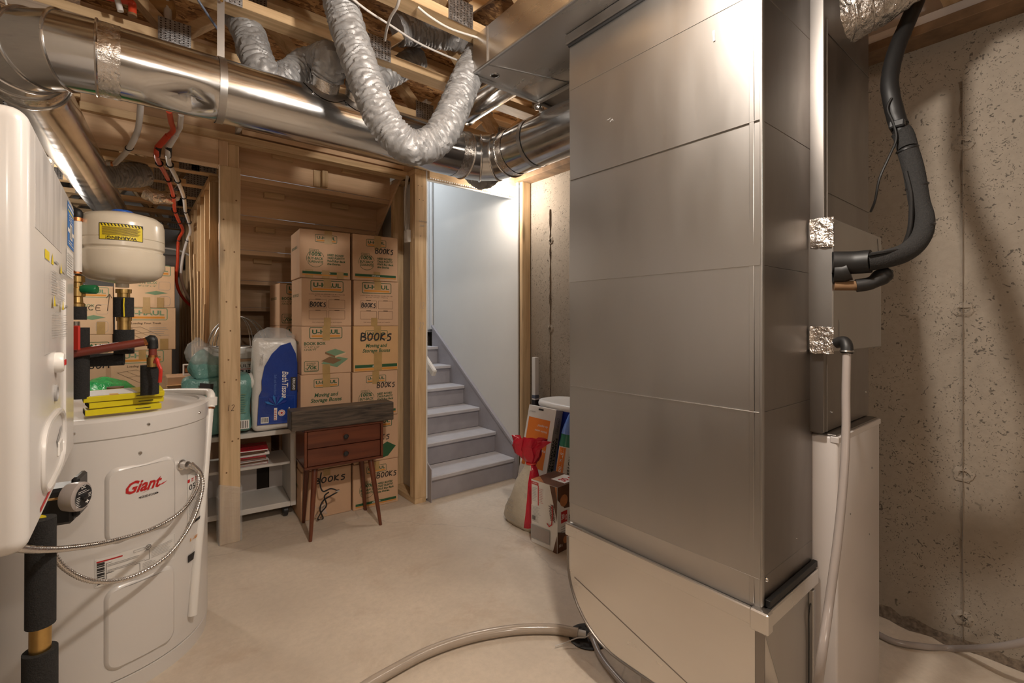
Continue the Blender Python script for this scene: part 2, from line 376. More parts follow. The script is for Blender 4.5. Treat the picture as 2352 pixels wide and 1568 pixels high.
# ================================================================== THE SETTING
XR, XL, YB, YF = 2.60, -.52, 7.0, -2.6
S = lambda o: tag(o, kind='structure')
S(B('floor', 'floor_concrete', None, XL-.2, XR+.2, YF-.2, YB+.2, -.12, 0, c=0))
wr = S(B('wall_right', 'concrete', None, XR, XR+.2, YF, YB, 0, 2.46, c=0))
S(B('wall_left', 'concrete', None, XL-.12, XL, YF, YB, 0, 2.95, c=0))
S(B('wall_front', 'concrete', None, XL, XR, YF-.12, YF, 0, 2.95, c=0))
S(B('wall_back', 'drywall', None, XL, 1.55, YB, YB+.12, 0, 2.95, c=0))
ce = S(B('ceiling', 'osb', None, XL-.12, XR+.2, YF, 3.30, 2.92, 2.94, c=0))
B('deck_panel', 'osb', ce, XL-.12, .56, 3.30, YB, 2.92, 2.94, c=0)
# poured-wall form fins and tie holes
def form_seam(y, z1, w, name='form_seam'):
    m = MB(); n = 60; v = []
    for i in range(n+1):
        z = z1*i/n; k = w*(.5+.9*abs(noise.noise((y*9, z*14, 1)))); d = .020*(.35+abs(noise.noise((z*22, 3, y))))
        v += [(XR+.002, y-k, z), (XR-d, y, z), (XR+.002, y+k*1.4, z)]
    m.add(v, [(3*i+j, 3*i+j+1, 3*i+j+4, 3*i+j+3) for i in range(n) for j in (0, 1)]); m.build(name, 'concrete', wr)
form_seam(.327, 2.27, .005); form_seam(2.72, 2.2, .004)
for y, zs in ((.327, (2.02, 1.35, .69, .11)), (2.72, (1.95, 1.25, .62))):
    for z in zs:
        m = MB(); m.lathe([(.034, -.001), (.028, .006), (.016, .008), (.012, -.0005), (.002, -.001)], (XR, y, z), 14, (-1, 0, 0))
        for p in m.v: p.y += .014*noise.noise(p*60); p.z += .012*noise.noise(p*70+Vector((5, 0, 0)))
        m.build('tie_hole', 'concrete', wr)
m = MB(); v = []; n = 90
for i in range(n+1):
    y = -.4+3.2*i/n; k = .018+.05*abs(noise.noise((y*7, 0, 2)))*(1 if y > .3 else .4)
    v += [(XR-k*1.3, y, .001), (XR-k*.5, y+.01, .012+.02*abs(noise.noise((y*31, 4, 0)))), (XR, y, .022+.04*abs(noise.noise((y*19, 9, 0))))]
m.add(v, [(3*i+j, 3*i+j+3, 3*i+j+4, 3*i+j+1) for i in range(n) for j in (0, 1)])
tag(m.build('dirt', 'dirt', None), 'crumbly brown dirt along the foot of the concrete wall', 'dirt', kind='stuff')
# sill, rim and plates over the right wall
S(B('trim_1', 'sill_brown', None, 2.47, XR+.02, YF, 3.05, 2.46, 2.498))
S(B('trim_10', 'furnace_paint', None, 2.48, XR+.02, YF, 3.05, 2.4985, 2.5365))
S(B('trim_2', 'furnace_paint', None, 2.57, 2.60, YF, 3.05, 2.537, 2.92))

# floor trusses
def slots(fn, w, h, par, nx=7, nz=9):
    p = Print(fn)
    for i in range(nx):
        for k in range(nz):
            u = w*(i+.5)/nx-w/2; v_ = h*(k+.5)/nz-h/2+(.25*h/nz if i % 2 else 0)
            p.rect(u-w/nx*.16, v_-h/nz*.22, u+w/nx*.16, v_+h/nz*.22, 'dark_void')
        p.lay = 0
    p.build('tooth_slots', par)
def truss(y, x0, x1, zb, pitch=.62, off=.15, detail=True, x_end_plate=True):
    t = thing('floor_truss', None, None, None, (x0, y, zb), 'structure')
    w = .0445; B('bottom_chord', 'pine_x', t, x0, x1, y-w, y+w, zb, zb+.038); B('top_chord', 'pine_x', t, x0, x1, y-w, y+w, 2.88, 2.918)
    x = x0+off; up = True; zt, zl = 2.88, zb+.038; pts = []
    while x < x1+pitch:
        pts.append((x, up)); x += pitch/2; up = not up
    for (a, u0), (b, u1) in zip(pts, pts[1:]):
        if b > x1-.02: break
        p0 = Vector((a, y, zl if u0 else zt)); p1 = Vector((b, y, zt if u0 else zl)); d = (p1-p0).normalized()
        M = Matrix.Translation((p0+p1)/2)@Matrix.Rotation(-math.atan2(d.z, d.x), 4, 'Y'); L = (p1-p0).length/2-.012
        B('web', 'pine_x', t, -L, L, -w+.004, w-.004, -.019, .019, M=M)
    if detail:
        for a, u0 in pts:
            if a > x1-.05: break
            z = zl+.005 if u0 else zt-.01
            g = B('gusset_plate', 'gusset', t, a-.06, a+.06, y-w-.0015, y-w+.001, z-.045, z+.055, c=0)
            slots(plane((a, y-w-.0015, z+.005), (1, 0, 0), (0, 0, 1)), .115, .095, g)
    if x_end_plate:
        g = B('gusset_plate', 'gusset', t, x1-.17, x1-.02, y-w-.0015, y-w+.001, zb+.004, zb+.15, c=0)
        slots(plane((x1-.095, y-w-.0015, zb+.077), (1, 0, 0), (0, 0, 1)), .145, .14, g)
        B('end_block', 'pine_z', t, x1-.045, x1-.005, y-w+.002, y+w-.002, zb+.038, 2.88)
for y, off in ((-1.95, .1), (-1.5, .3), (-1.04, .2), (-.585, .35), (-.13, .12), (.325, .3), (.78, .1), (1.235, .25), (1.69, .34), (2.147, .18), (2.605, .05)):
    truss(y, XL, 2.565, 2.537, off=off, detail=y > 1)
truss(2.96, 1.70, 2.565, 2.537, off=.1)
for y in (3.62, 4.04, 4.46, 4.90, 5.34, 5.78, 6.22, 6.66):
    truss(y, XL, .50, 2.37, off=.12+.1*math.sin(y*5), detail=y < 5.5)

# header, beam and posts in front of the stairs
YP = 3.19
S(B('trim_3', 'pine_x', None, -.20, 1.655, YP-.03, YP+.06, 2.36, 2.40))           # plate over the opening
S(B('trim_4', 'plywood_x', None, -.20, 1.655, YP+.02, YP+.05, 2.40, 2.92))
bm_ = S(B('trim_5', 'plywood_x', None, -.20, .395, YP+.002, YP+.046, 2.215, 2.36))    # header beam left of the post
B('beam_ply', 'plywood_x', bm_, -.20, .395, YP+.05, YP+.09, 2.215, 2.36)
S(B('trim_6', 'plywood_z', None, .395, .44, YP+.0, YP+.09, 2.215, 2.36))
B_post = thing('wood_post', 'pale pine post standing free in front of the cart, plastic wrapped foot', 'post', None, (.45, YP+.05, 0), 'structure')
B('post_face', 'pine_z', B_post, .401, .505, YP+.0, YP+.036, 0, 2.215)
B('post_back', 'pine_z', B_post, .403, .503, YP+.039, YP+.075, 0, 2.36)
m = MB()
for k, (a, b_) in enumerate(((0, .33),)):
    m.box(.392, .514, YP-.008, YP+.085, 0.001, b_, c=.006)
for p in m.v:
    if p.z > .1: p.z += .05*noise.noise(Vector((p.x*30, p.y*30, 0)))
m.build('plastic_wrap', 'clear_wrap', B_post)
p = Print(plane((.453, YP, 0), (1, 0, 0), (0, 0, 1)))
for u, v_ in ((-.03, 1.72), (.02, 1.715), (-.02, 1.42), (.03, 1.39), (.0, 1.25), (-.035, 1.9), (.03, 2.02), (-.01, 1.08), (.03, .96), (-.03, .95), (.01, .60), (.04, .61), (-.02, .42)):
    p.ring(u, v_, .005, 0, 'soil_brown', 10, True)
p.hand('12', -.02, .78, .035, .022, 'ink_brown', .003); p.build('knot_marks', B_post)

# stud wall between the two flights
XS0, XS1 = 1.572, 1.661
sw = thing('wall_stair', None, None, None, (XS0, 3.05, 0), 'structure')
B('bottom_plate', 'pine_y', sw, XS0, XS1, 3.042, 5.6, 0, .038)
B('top_plate', 'pine_y', sw, XS0, XS1, 3.042, 3.6, 2.36, 2.398)
for i, y in enumerate((3.04, 3.081, 3.40, 3.80, 4.20, 4.60)):
    B('stud', 'pine_z', sw, XS0, XS1, y, y+.038, .039, 2.36)
B('drywall_sheet', 'drywall', sw, XS1+.001, XS1+.014, 3.045, 5.7, .02, 4.0, c=.001)
p = Print(plane((1.6165, 3.04, 0), (1, 0, 0), (0, 0, 1)))
for u, z in ((-.02, 2.28), (.01, 2.28), (.02, 2.18), (-.01, 2.18), (.0, 1.92)): p.ring(u, z, .003, 0, 'ink_black', 8, True)
p.text('S-P-F KD', -.01, 2.02, .012, 'ink_grey'); p.text('2100', -.005, 1.99, .012, 'ink_grey')
p.hand('12', -.01, 1.40, .045, .02, 'ink_grey', .002); p.hand('22', -.015, 1.25, .05, .02, 'ink_grey', .002); p.build('stud_marks', sw)
sp = B('switch_box', 'white_plastic', sw, 1.545, 1.572, 3.10, 3.16, 1.88, 1.97, c=.004)
S(B('trim_7', 'pine_x', None, XS1+.016, 2.49, 3.02, 3.058, 2.345, 2.537))            # header over the stair opening
S(B('trim_8', 'drywall', None, XS1+.016, 2.49, 3.06, 3.075, 2.335, 2.92, c=.001))
p = Print(plane((1.68, 3.02, 2.345), (1, 0, 0), (0, 0, 1)))
for i in range(40): p.rect(.02*i+.004*random.random(), -.004-.005*random.random(), .02*i+.014, .004, 'paper_white'); p.lay = 0
p.build('torn_paper', bpy.data.objects['trim_8'])
# stairwell walls, door
S(B('wall_stairwell', 'drywall', None, 2.49, 2.503, 3.0, 4.40, 0, 4.0, c=.001))
S(B('trim_9', 'pine_z', None, 2.503, 2.592, 2.955, 2.993, 0, 2.46))
wn = S(B('wall_landing', 'drywall', None, XS1+.016, 2.6, 5.70, 5.72, 0, 4.0, c=0))
S(B('wall_upper', 'drywall', None, 2.49, 2.503, 5.35, 5.70, 1.2, 4.0, c=0))
B('over_door', 'drywall', wn, 2.49, 2.503, 4.40, 5.35, 3.3, 4.0, c=0)
B('upper_ceiling', 'drywall', wn, XL, 2.7, 3.06, 5.75, 4.0, 4.02, c=0)
B('upper_wall', 'drywall', wn, .50, 2.6, 3.06, 3.075, 2.93, 4.0, c=0)
B('upper_side', 'drywall', wn, .48, .50, 3.06, 5.7, 2.42, 4.0, c=0)
dr = thing('door_1', None, None, None, (2.5, 4.9, 1.225), 'structure')
B('door_leaf', 'white_enamel', dr, 2.515, 2.55, 4.515, 5.25, 1.24, 3.26); B('jamb', 'white_enamel', dr, 2.49, 2.58, 4.482, 4.512, 1.226, 3.3)
B('casing', 'white_enamel', dr, 2.472, 2.489, 4.40, 4.485, 1.226, 3.3, c=.004); B('casing', 'white_enamel', dr, 2.464, 2.472, 4.455, 4.485, 1.226, 3.3, c=.003)
for z in (1.42, 2.3, 3.1): MB().cyl((2.487, 4.518, z), (2.487, 4.518, z+.09), .008, 10).build('hinge', 'wire_metal', dr)
# lower flight
st = thing('staircase', None, None, None, (1.7, 3.04, 0), 'structure')
RISE, RUN, Y1 = .175, .25, 3.045
SX0, SX1 = XS1+.02, 2.474
for k in range(1, 8):
    y = Y1+RUN*(k-1); z = RISE*k
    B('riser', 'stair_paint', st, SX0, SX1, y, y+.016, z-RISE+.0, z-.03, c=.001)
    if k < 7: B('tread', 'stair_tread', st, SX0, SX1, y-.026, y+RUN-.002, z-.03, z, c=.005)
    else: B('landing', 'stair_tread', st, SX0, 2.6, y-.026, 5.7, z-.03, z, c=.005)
def skirt(x0, x1, par, yt):
    po = [(Y1-.03, .001), (Y1-.03, .19)]
    po = [(Y1-.05, .001), (Y1-.05, .25), (yt, RISE/RUN*(yt-Y1)+.30), (yt, RISE/RUN*(yt-Y1)-.12), (Y1+.2, .001)]
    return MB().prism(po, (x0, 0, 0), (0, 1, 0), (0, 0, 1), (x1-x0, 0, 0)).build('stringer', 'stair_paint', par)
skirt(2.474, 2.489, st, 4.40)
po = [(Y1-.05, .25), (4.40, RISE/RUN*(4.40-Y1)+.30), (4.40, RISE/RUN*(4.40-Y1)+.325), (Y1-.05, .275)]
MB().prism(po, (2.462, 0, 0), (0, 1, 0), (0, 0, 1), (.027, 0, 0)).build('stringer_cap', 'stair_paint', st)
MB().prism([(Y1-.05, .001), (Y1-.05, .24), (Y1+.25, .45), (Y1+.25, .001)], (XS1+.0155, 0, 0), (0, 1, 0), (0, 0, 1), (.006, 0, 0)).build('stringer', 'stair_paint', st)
hr = thing('handrail', 'white wooden handrail end on the left side of the grey stairs', 'handrail', None, (1.76, 3.11, .92))
h0, h1 = Vector((1.765, 3.10, .915)), Vector((1.765, 4.5, 1.90)); d = (h1-h0).normalized()
M = Matrix.Translation((h0+h1)/2)@Matrix.Rotation(math.atan2(d.z, d.y), 4, 'X'); L = (h1-h0).length/2
B('rail', 'white_enamel', hr, -.018, .018, -L, L, -.028, .028, c=.008, M=M)
for f_ in (.08, .5, .9):
    q = h0.lerp(h1, f_); MB().tube(spl([q-Vector((0, 0, .028)), q+Vector((-.03, 0, -.07)), q+Vector((-.088, 0, -.075))], 5), .006, 8).build('bracket', 'wire_metal', hr)
# upper flight seen from below
uf = thing('upper_flight', None, None, None, (.55, 3.4, 1.4), 'structure')
UX0, UX1 = .512, 1.555
for k in range(-1, 7):
    y = 3.42+.255*k; zb = 2.245-.205*k
    B('riser', 'plywood_x', uf, UX0, UX1, y, y+.016, zb, zb+.205, c=.001)
    if k < 6: B('tread', 'plywood_x', uf, UX0, UX1, y+.016, y+.285, zb-.032, zb-.001, c=.002)
    if 0 <= k < 4:
        for xx in ((.72, .86), (1.18, 1.30)) if k < 3 else ((.74, .86),):
            x0 = xx[0]+.02*math.sin(k*3); B('glue_block', 'pine_x', uf, x0, x0+.13, y-.04, y-.001, zb+.135, zb+.172)
B('block_stud', 'pine_z', uf, 1.035, 1.073, 3.375, 3.418, 2.247, 2.36); B('block_stud', 'pine_z', uf, .985, 1.03, 3.40, 3.418, 2.247, 2.36)
sl = .205/.255
po = [(3.17, 2.245+.205+.0), (3.17, 2.40), (3.20, 2.40), (4.95, 1.30), (4.95, 1.02), (4.7, 1.02), (3.17, 2.245)]
po = [(3.30, 2.36), (3.58, 2.36), (4.95, 2.36-sl*1.37), (4.95, 1.0), (4.80, 1.0)]
MB().prism([(3.26, 2.36), (3.62, 2.36), (4.98, 1.27), (4.98, 1.02), (4.90, 1.02)], (1.556, 0, 0), (0, 1, 0), (0, 0, 1), (.014, 0, 0)).build('stringer', 'plywood_y', uf)
MB().prism([(3.26, 2.36), (3.62, 2.36), (4.98, 1.27), (4.98, 1.02), (4.90, 1.02)], (.497, 0, 0), (0, 1, 0), (0, 0, 1), (.014, 0, 0)).build('stringer', 'plywood_y', uf)
B('landing_edge', 'plywood_x', uf, UX0, UX1, 4.9, 4.94, .95, 1.22)
S(B('wall_under_stairs', 'plywood_x', None, .512, 1.56, 5.0, 5.02, 0, 1.3, c=0))
# studs of the storage-room partition
pw = thing('wall_partition', None, None, None, (.46, 4.2, 0), 'structure')
for y in (4.06, 4.35, 4.62, 4.89, 5.16, 5.43, 5.7, 6.0, 6.4, 6.8): B('stud', 'pine_z', pw, .445, .505, y, y+.038, .04, 2.33)
B('top_plate', 'pine_y', pw, .44, .51, 4.05, 7.0, 2.331, 2.369); B('bottom_plate', 'pine_y', pw, .44, .51, 4.05, 7.0, 0, .038)
B('sheathing', 'plywood_z', pw, .506, .511, 4.05, 7.0, .0, 2.33, c=0)
# floor drain
fd = thing('floor_drain', 'round black floor drain with hoses running into it', 'drain', None, P(1352, 1462, z=0))
dc = P(1352, 1462, z=0)
m = MB().lathe([(.083, .0005), (.083, .004), (.076, .006), (.07, .004), (.004, .004)], dc, 32); m.build('drain_rim', 'drain_black', fd)
pp = Print(plane((dc.x, dc.y, .0045), (1, 0, 0), (0, 1, 0)))
for R, n_ in ((.022, 6), (.042, 10), (.060, 14)):
    for i in range(n_): a = 6.28*i/n_; pp.ring(R*math.cos(a), R*math.sin(a), .0062, 0, 'dark_void', 8, True); pp.lay = 0
pp.build('drain_holes', fd)

# ================================================================== DUCTWORK
# --- return-air drop beside the furnace
DX, DY0, DY1, DX1 = 1.275, .543, 1.231, 1.632
rd = thing('return_air_drop', 'tall flat galvanized duct dropping from ceiling to floor beside furnace', 'duct', None, (1.45, .88, .0))
ZJ = [.548, .63, 1.064, 1.45, 1.829, 2.164, 2.333]
for i, (a, b_) in enumerate(zip(ZJ, ZJ[1:])):
    e = .0012*(i % 2); tl = (.0035, -.004, .003, -.0045, .004, -.003)[i]
    m = MB(); x0 = DX-e; v = []
    # a lightly dished sheet: upper edge folded over the lower sheet
    ny, nz = 10, 6
    for j in range(nz+1):
        for k in range(ny+1):
            f, g = k/ny, j/nz; bow = .004*math.sin(math.pi*f)*math.sin(math.pi*g)*(1 if i % 2 else -1)
            v.append((x0-tl*(g-.5)-bow, DY0+(DY1-DY0)*f, a+(b_-a)*g))
    m.add(v, [(j*(ny+1)+k, (j+1)*(ny+1)+k, (j+1)*(ny+1)+k+1, j*(ny+1)+k+1) for j in range(nz) for k in range(ny)])
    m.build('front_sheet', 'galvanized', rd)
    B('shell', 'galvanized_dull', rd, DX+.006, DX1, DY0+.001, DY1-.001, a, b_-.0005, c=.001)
    if i < 5: B('cross_seam', 'galvanized', rd, DX-.0035, DX+.006, DY0+.004, DY1-.004, b_-.0012, b_+.0012, c=.0008)
B('corner_seam', 'galvanized', rd, DX-.002, DX+.012, DY0-.003, DY0+.004, .56, 2.33, c=.001)
B('corner_seam', 'galvanized', rd, DX-.003, DX+.0, DY0+.018, DY0+.030, .56, 2.33, c=.001)
B('top_cleat', 'galvanized_dull', rd, DX-.016, DX+.004, DY0-.01, DY1+.012, 2.336, 2.372, c=.004)
B('cleat_shadow_strip', 'black_rubber', rd, DX-.006, DX1, DY0-.004, DY1+.004, 2.328, 2.337, c=.001)  # black strip that draws the shade line under the top cleat
B('cleat', 'galvanized_trunk', rd, DX-.016, DX-.002, DY0-.016, DY1+.010, .508, .552, c=.003)
B('cleat', 'galvanized_trunk', rd, DX-.016, DX1-.01, DY0-.020, DY0-.003, .508, .552, c=.003)
B('cleat_corner', 'galvanized_trunk', rd, DX-.021, DX+.012, DY0-.025, DY0+.022, .500, .556, c=.004)
B('gasket_shadow_strip', 'black_rubber', rd, DX+.02, DX1-.002, DY0-.014, DY0-.001, .553, .572, c=.001)  # black gasket strip that also draws the shadow band above the flange
MB().lathe([(.001, 0), (.006, 0), (.005, .004), (.001, .005)], (DX+.03, DY0, .62), 10, (0, -1, 0)).build('screw', 'chrome', rd)
# boot with a rounded far corner
bo = []; R = .24; zb0 = .17
for i in range(13):
    t = math.radians(90*i/12); bo.append((DY1+.004-R+R*math.cos(t), zb0+R-R*math.sin(t)))
prof = [(DY0-.006, .507), (DY1+.004, .507)]+bo+[(DY0-.006, zb0)]
m = MB().prism(prof, (DX-.006, 0, 0), (0, 1, 0), (0, 0, 1), (.32, 0, 0)); bt = m.build('boot', 'galvanized_trunk', rd, ang=25)
m = MB().tube([Vector((DX-.007, a, b_)) for a, b_ in [(DY1+.005, .50)]+bo+[(DY0+.02, zb0)]], .004, 6); m.build('boot_rim', 'galvanized_dull', bt)
m = MB().prism([(DY1-.03, .36), (DY1-.03, .364), (DY0+.01, .19), (DY0+.01, .186)], (DX-.0068, 0, 0), (0, 1, 0), (0, 0, 1), (.001, 0, 0)); m.build('cross_break', 'galvanized_dull', bt)
B('boot_edge', 'galvanized_dull', bt, DX-.012, DX-.004, DY0-.012, DY0+.012, zb0, .50, c=.002)
B('boot_leg', 'galvanized_dull', bt, DX+.02, DX+.06, DY0+.03, DY0+.07, 0, zb0, c=.002); B('boot_leg', 'galvanized_dull', bt, DX+.02, DX+.06, DY1-.34, DY1-.30, 0, zb0, c=.002)
MB().prism([(0, .50), (.34, .50), (.34, .17), (.17, .17)], (DX, DY0-.0075, 0), (1, 0, 0), (0, 0, 1), (0, .004, 0)).build('boot_side', 'galvanized', bt)
B('angle_bracket', 'galvanized', bt, DX1-.055, DX1-.035, DY0-.020, DY0-.007, .10, .50, c=.002)
m = MB().tube(spl([(DX+.30, DY0-.012, .46), (DX+.285, DY0-.014, .43), (DX+.292, DY0-.012, .36), (DX+.29, DY0-.012, .18)], 5), .0016, 6); m.build('thermostat_wire', 'black_rubber', bt)
sp_ = Print(plane((DX-.002, DY1, 0), (0, -1, 0), (0, 0, 1)))
sp_.stroke([(.18, 1.995), (.195, 1.998)], .0012, 'ink_grey'); sp_.stroke([(.192, 1.985), (.203, 1.992), (.205, 1.985)], .002, 'ink_grey'); sp_.stroke([(.56, 2.12), (.562, 2.09)], .006, 'ink_grey')
sp_.build('scuff_marks', rd)
# --- overhead trunk
tr = thing('duct_trunk', 'shiny rectangular galvanized trunk duct under the joists, top of the drop', 'duct', None, (1.4, 1.2, 2.34))
TZ = 2.374
B('trunk_box', 'galvanized_trunk', tr, 1.150, 1.53, -.1, 1.69, TZ, 2.534, c=.002)
B('side_seam', 'galvanized', tr, 1.144, 1.151, 1.10, 1.11, TZ, 2.53, c=.001); B('side_seam', 'galvanized', tr, 1.144, 1.151, 1.58, 1.584, TZ, 2.53, c=.001)
B('edge_seam', 'galvanized', tr, 1.142, 1.156, -.1, 1.692, TZ-.006, TZ+.006, c=.003)
B('end_cleat', 'galvanized', tr, 1.145, 1.86, 1.683, 1.701, TZ-.014, TZ+.012, c=.003)
B('long_cleat', 'galvanized', tr, 1.524, 1.542, 1.26, 1.692, TZ-.016, TZ-.001, c=.003)
B('trunk_branch', 'galvanized_dull', tr, 1.535, 1.90, -.1, 1.685, TZ-.004, 2.53, c=.003)
MB().prism([(1.153, 1.58), (1.153, 1.59), (1.52, 1.48), (1.52, 1.475)], (0, 0, TZ-.002), (1, 0, 0), (0, 1, 0), (0, 0, .0025)).build('bottom_fold', 'galvanized', tr)
hp = P(1137, 173, z=TZ)
MB().torus((hp.x, hp.y, TZ-.001), (0, 0, 1), .017, .0035, 20).build('grommet', 'wire_metal', tr); MB().lathe([(.016, -.0015), (.016, 0)], (hp.x, hp.y, TZ), 18).build('test_hole', 'dark_void', tr)
m = MB().tube(spl([(1.53, 1.707, TZ-.02), (1.62, 1.715, TZ-.03), (1.74, 1.71, TZ-.035), (1.86, 1.70, TZ-.01)], 6), [.012+.006*math.sin(i*1.3) for i in range(19)], 10); m.build('crumpled_tape', 'foil_tape', tr)
# --- small round take-off
so = thing('round_takeoff', 'short small round pipe leaving the end of the trunk duct', 'duct', None, (1.40, 1.72, 2.4))
MB().cyl((1.40, 1.703, 2.452), (1.40, 2.12, 2.445), .075, 32).build('pipe', 'galvanized_round', so)
m = MB().lathe([(.075, 0), (.077, .004), (.081, .012), (.075, .02)], (1.40, 2.115, 2.445), 32, (0, 1, 0)); m.build('crimped_end', 'chrome', so)
# --- big round return duct with two gored elbows
DR, DYC, DZ = .1155, 2.095, 2.182
rt = thing('round_duct', 'large shiny round duct running across ceiling with segmented elbows', 'duct', None, (.6, DYC, DZ))
XA, RA = -.088, .20; XB, RB = 1.545, .18
dm = MB().tube([(.262+(XA-.262)*i/36, DYC, DZ) for i in range(37)], DR, 72)
for p_ in dm.v:
    a_ = math.atan2(p_.z-DZ, -(p_.y-DYC)); da = abs(a_+.95); dx_ = (p_.x-.165); e_ = max(0, 1-da/.62)*max(0, 1-(dx_/.075 if dx_ > 0 else -dx_/.13))
    q_ = Vector((0, p_.y-DYC, p_.z-DZ)); p_ -= q_*(.34*e_)
dm.build('pipe', 'galvanized_round', rt)
MB().cyl((.262, DYC, DZ), (XB-RB, DYC, DZ), DR+.001, 48).build('pipe', 'galvanized_round', rt)
def ring_verts(c, d, r, n=48): pass
def elbow(cx, cy, R, a0, a1, ng, par):
    pts = []
    for i in range(ng+1):
        a = math.radians(a0+(a1-a0)*i/ng); pts.append(Vector((cx+R*math.cos(a), cy+R*math.sin(a), DZ)))
    sg = 1 if a1 > a0 else -1; rings = []; n = 48
    for i in range(ng+1):           # mitre plane holds the elbow centre: ring in the radial plane
        a = math.radians(a0+(a1-a0)*i/ng); rad = Vector((math.cos(a), math.sin(a), 0)); k = 1 if i in (0, ng) else 1/math.cos(math.radians(abs(a1-a0)/ng/2))
        rings.append([Vector((cx, cy, DZ))+rad*(R*k if i not in (0, ng) else R)+(rad*math.cos(2*math.pi*j/n)*k+Vector((0, 0, 1))*math.sin(2*math.pi*j/n))*(DR+.0015) for j in range(n)])
    for i in range(ng):
        m = MB(); m.add(rings[i]+rings[i+1], [(j, (j+1) % n, n+(j+1) % n, n+j) for j in range(n)]); m.build('elbow_gore', 'galvanized_round', par)
    for i in range(ng+1):
        c0 = sum(rings[i], Vector())/n; rr = [c0+(p-c0)*1.018 for p in rings[i]]
        MB().tube(rr+[rr[0]], .0045, 6, False).build('seam_bead', 'chrome', par)
elbow(XA, DYC+RA, RA, -90, -180, 4, rt)
elbow(XB-RB, DYC-RB, RB, 90, 0, 3, rt)
XE = XA-RA
MB().cyl((XE, DYC+RA, DZ), (XE, DYC+RA+.14, DZ), DR+.0005, 48).build('pipe', 'galvanized_round', rt)
for q in (.10, .125, .15): MB().torus((XE, DYC+RA+q, DZ), (0, 1, 0), DR+.002-.01*(q > .11), .005, 40, 6).build('crimp_ring', 'chrome', rt)
MB().cyl((XE, DYC+RA+.14, DZ), (XE+.30, 6.9, DZ), DR-.012, 40).build('pipe', 'galvanized_round', rt)
MB().cyl((XB, DYC-RB, DZ), (XB, DY1+.004, DZ-.0), DR, 48).build('pipe', 'galvanized_round', rt)
def tapeband(c, ax, w, par, seed=0, a0=0, a1=2*math.pi):
    c = Vector(c); az = Vector(ax).normalized(); u = az.orthogonal().normalized(); q = az.cross(u); n = 48; m = MB(); v = []
    for i in range(n+1):
        a = a0+(a1-a0)*i/n; d = u*math.cos(a)+q*math.sin(a); e = .006*noise.noise((i*.7, seed, 0))
        for s in (-1, 0, 1): v.append(c+az*(s*w/2+e)+d*(DR+.0022+.0012*noise.noise((i*.9, s, seed))))
    m.add(v, [(3*i+j, 3*i+j+1, 3*i+j+4, 3*i+j+3) for i in range(n) for j in (0, 1)]); return m.build('foil_tape', 'foil_tape', par)
tapeband((XA+.03, DYC, DZ), (1, 0, 0), .06, rt, 1); tapeband((XB-RB-.03, DYC, DZ), (1, 0, 0), .07, rt, 2)
tapeband((XB, DYC-RB-.03, DZ), (0, 1, 0), .05, rt, 3); tapeband((XE, DYC+RA+.03, DZ), (0, 1, 0), .05, rt, 4)
# straps
def strap(x, y, ztop, par, name='hanger_strap', along='x'):
    m = MB(); pts = []
    for i in range(25):
        a = math.radians(75-330*i/24); pts.append((math.cos(a)*(DR+.004), math.sin(a)*(DR+.004)))
    v = []
    for u, w_ in [(pts[0][0], ztop-DZ)]+pts:
        for s in (-.012, .012): v.append((x+s, y-u, DZ+w_) if along == 'x' else (x+u, y+s, DZ+w_))
    m.add(v, [(2*i, 2*i+1, 2*i+3, 2*i+2) for i in range(len(pts))]); return m.build(name, 'galvanized', par)
strap(.262, DYC, 2.56, rt); strap(XB, 1.72, 2.54, rt, along='y')
MB().lathe([(.001, 0), (.006, 0), (.004, .004)], (.262, DYC-.05, 2.50), 10, (0, -1, 0)).build('screw', 'brass', rt)
# dent on the underside
# saddle collars for the flex runs
def collar(px, tilt, par):
    a = (px-CXP)/FPX; x = DYC/(CS-a*SN)*(SN+a*CS); n = Vector((0, -math.sin(tilt), math.cos(tilt))); c = Vector((x, DYC, DZ))
    m = MB(); v = []; N_ = 32
    for R_ in (.052, .075, .088):
        for k in range(N_):
            t = 2*math.pi*k/N_; ex = R_*math.cos(t); et = R_*math.sin(t); b = et/DR if R_ < .099 else 0
            v.append(c+Vector((ex, 0, 0))+Matrix.Rotation(-b, 3, 'X')@(n*(DR+.0035)))
    m.add(v, [(r*N_+k, r*N_+(k+1) % N_, (r+1)*N_+(k+1) % N_, (r+1)*N_+k) for r in range(2) for k in range(N_)])
    o = m.build('saddle_collar', 'galvanized', par)
    MB().cyl(c+n*(DR-.01), c+n*(DR+.060), .0535, 28).build('collar_neck', 'foil_tape', o)
    for t in (.6, 2.4): MB().lathe([(.001, 0), (.005, 0), (.003, .003)], c+Vector((.085*math.cos(t), 0, 0))+Matrix.Rotation(.6, 3, 'X')@(n*(DR+.003)), 8, n).build('rivet', 'wire_metal', o)
    return c+n*(DR+.04), n
cA, nA = collar(737, .55, rt); cC, nC = collar(808, .62, rt)
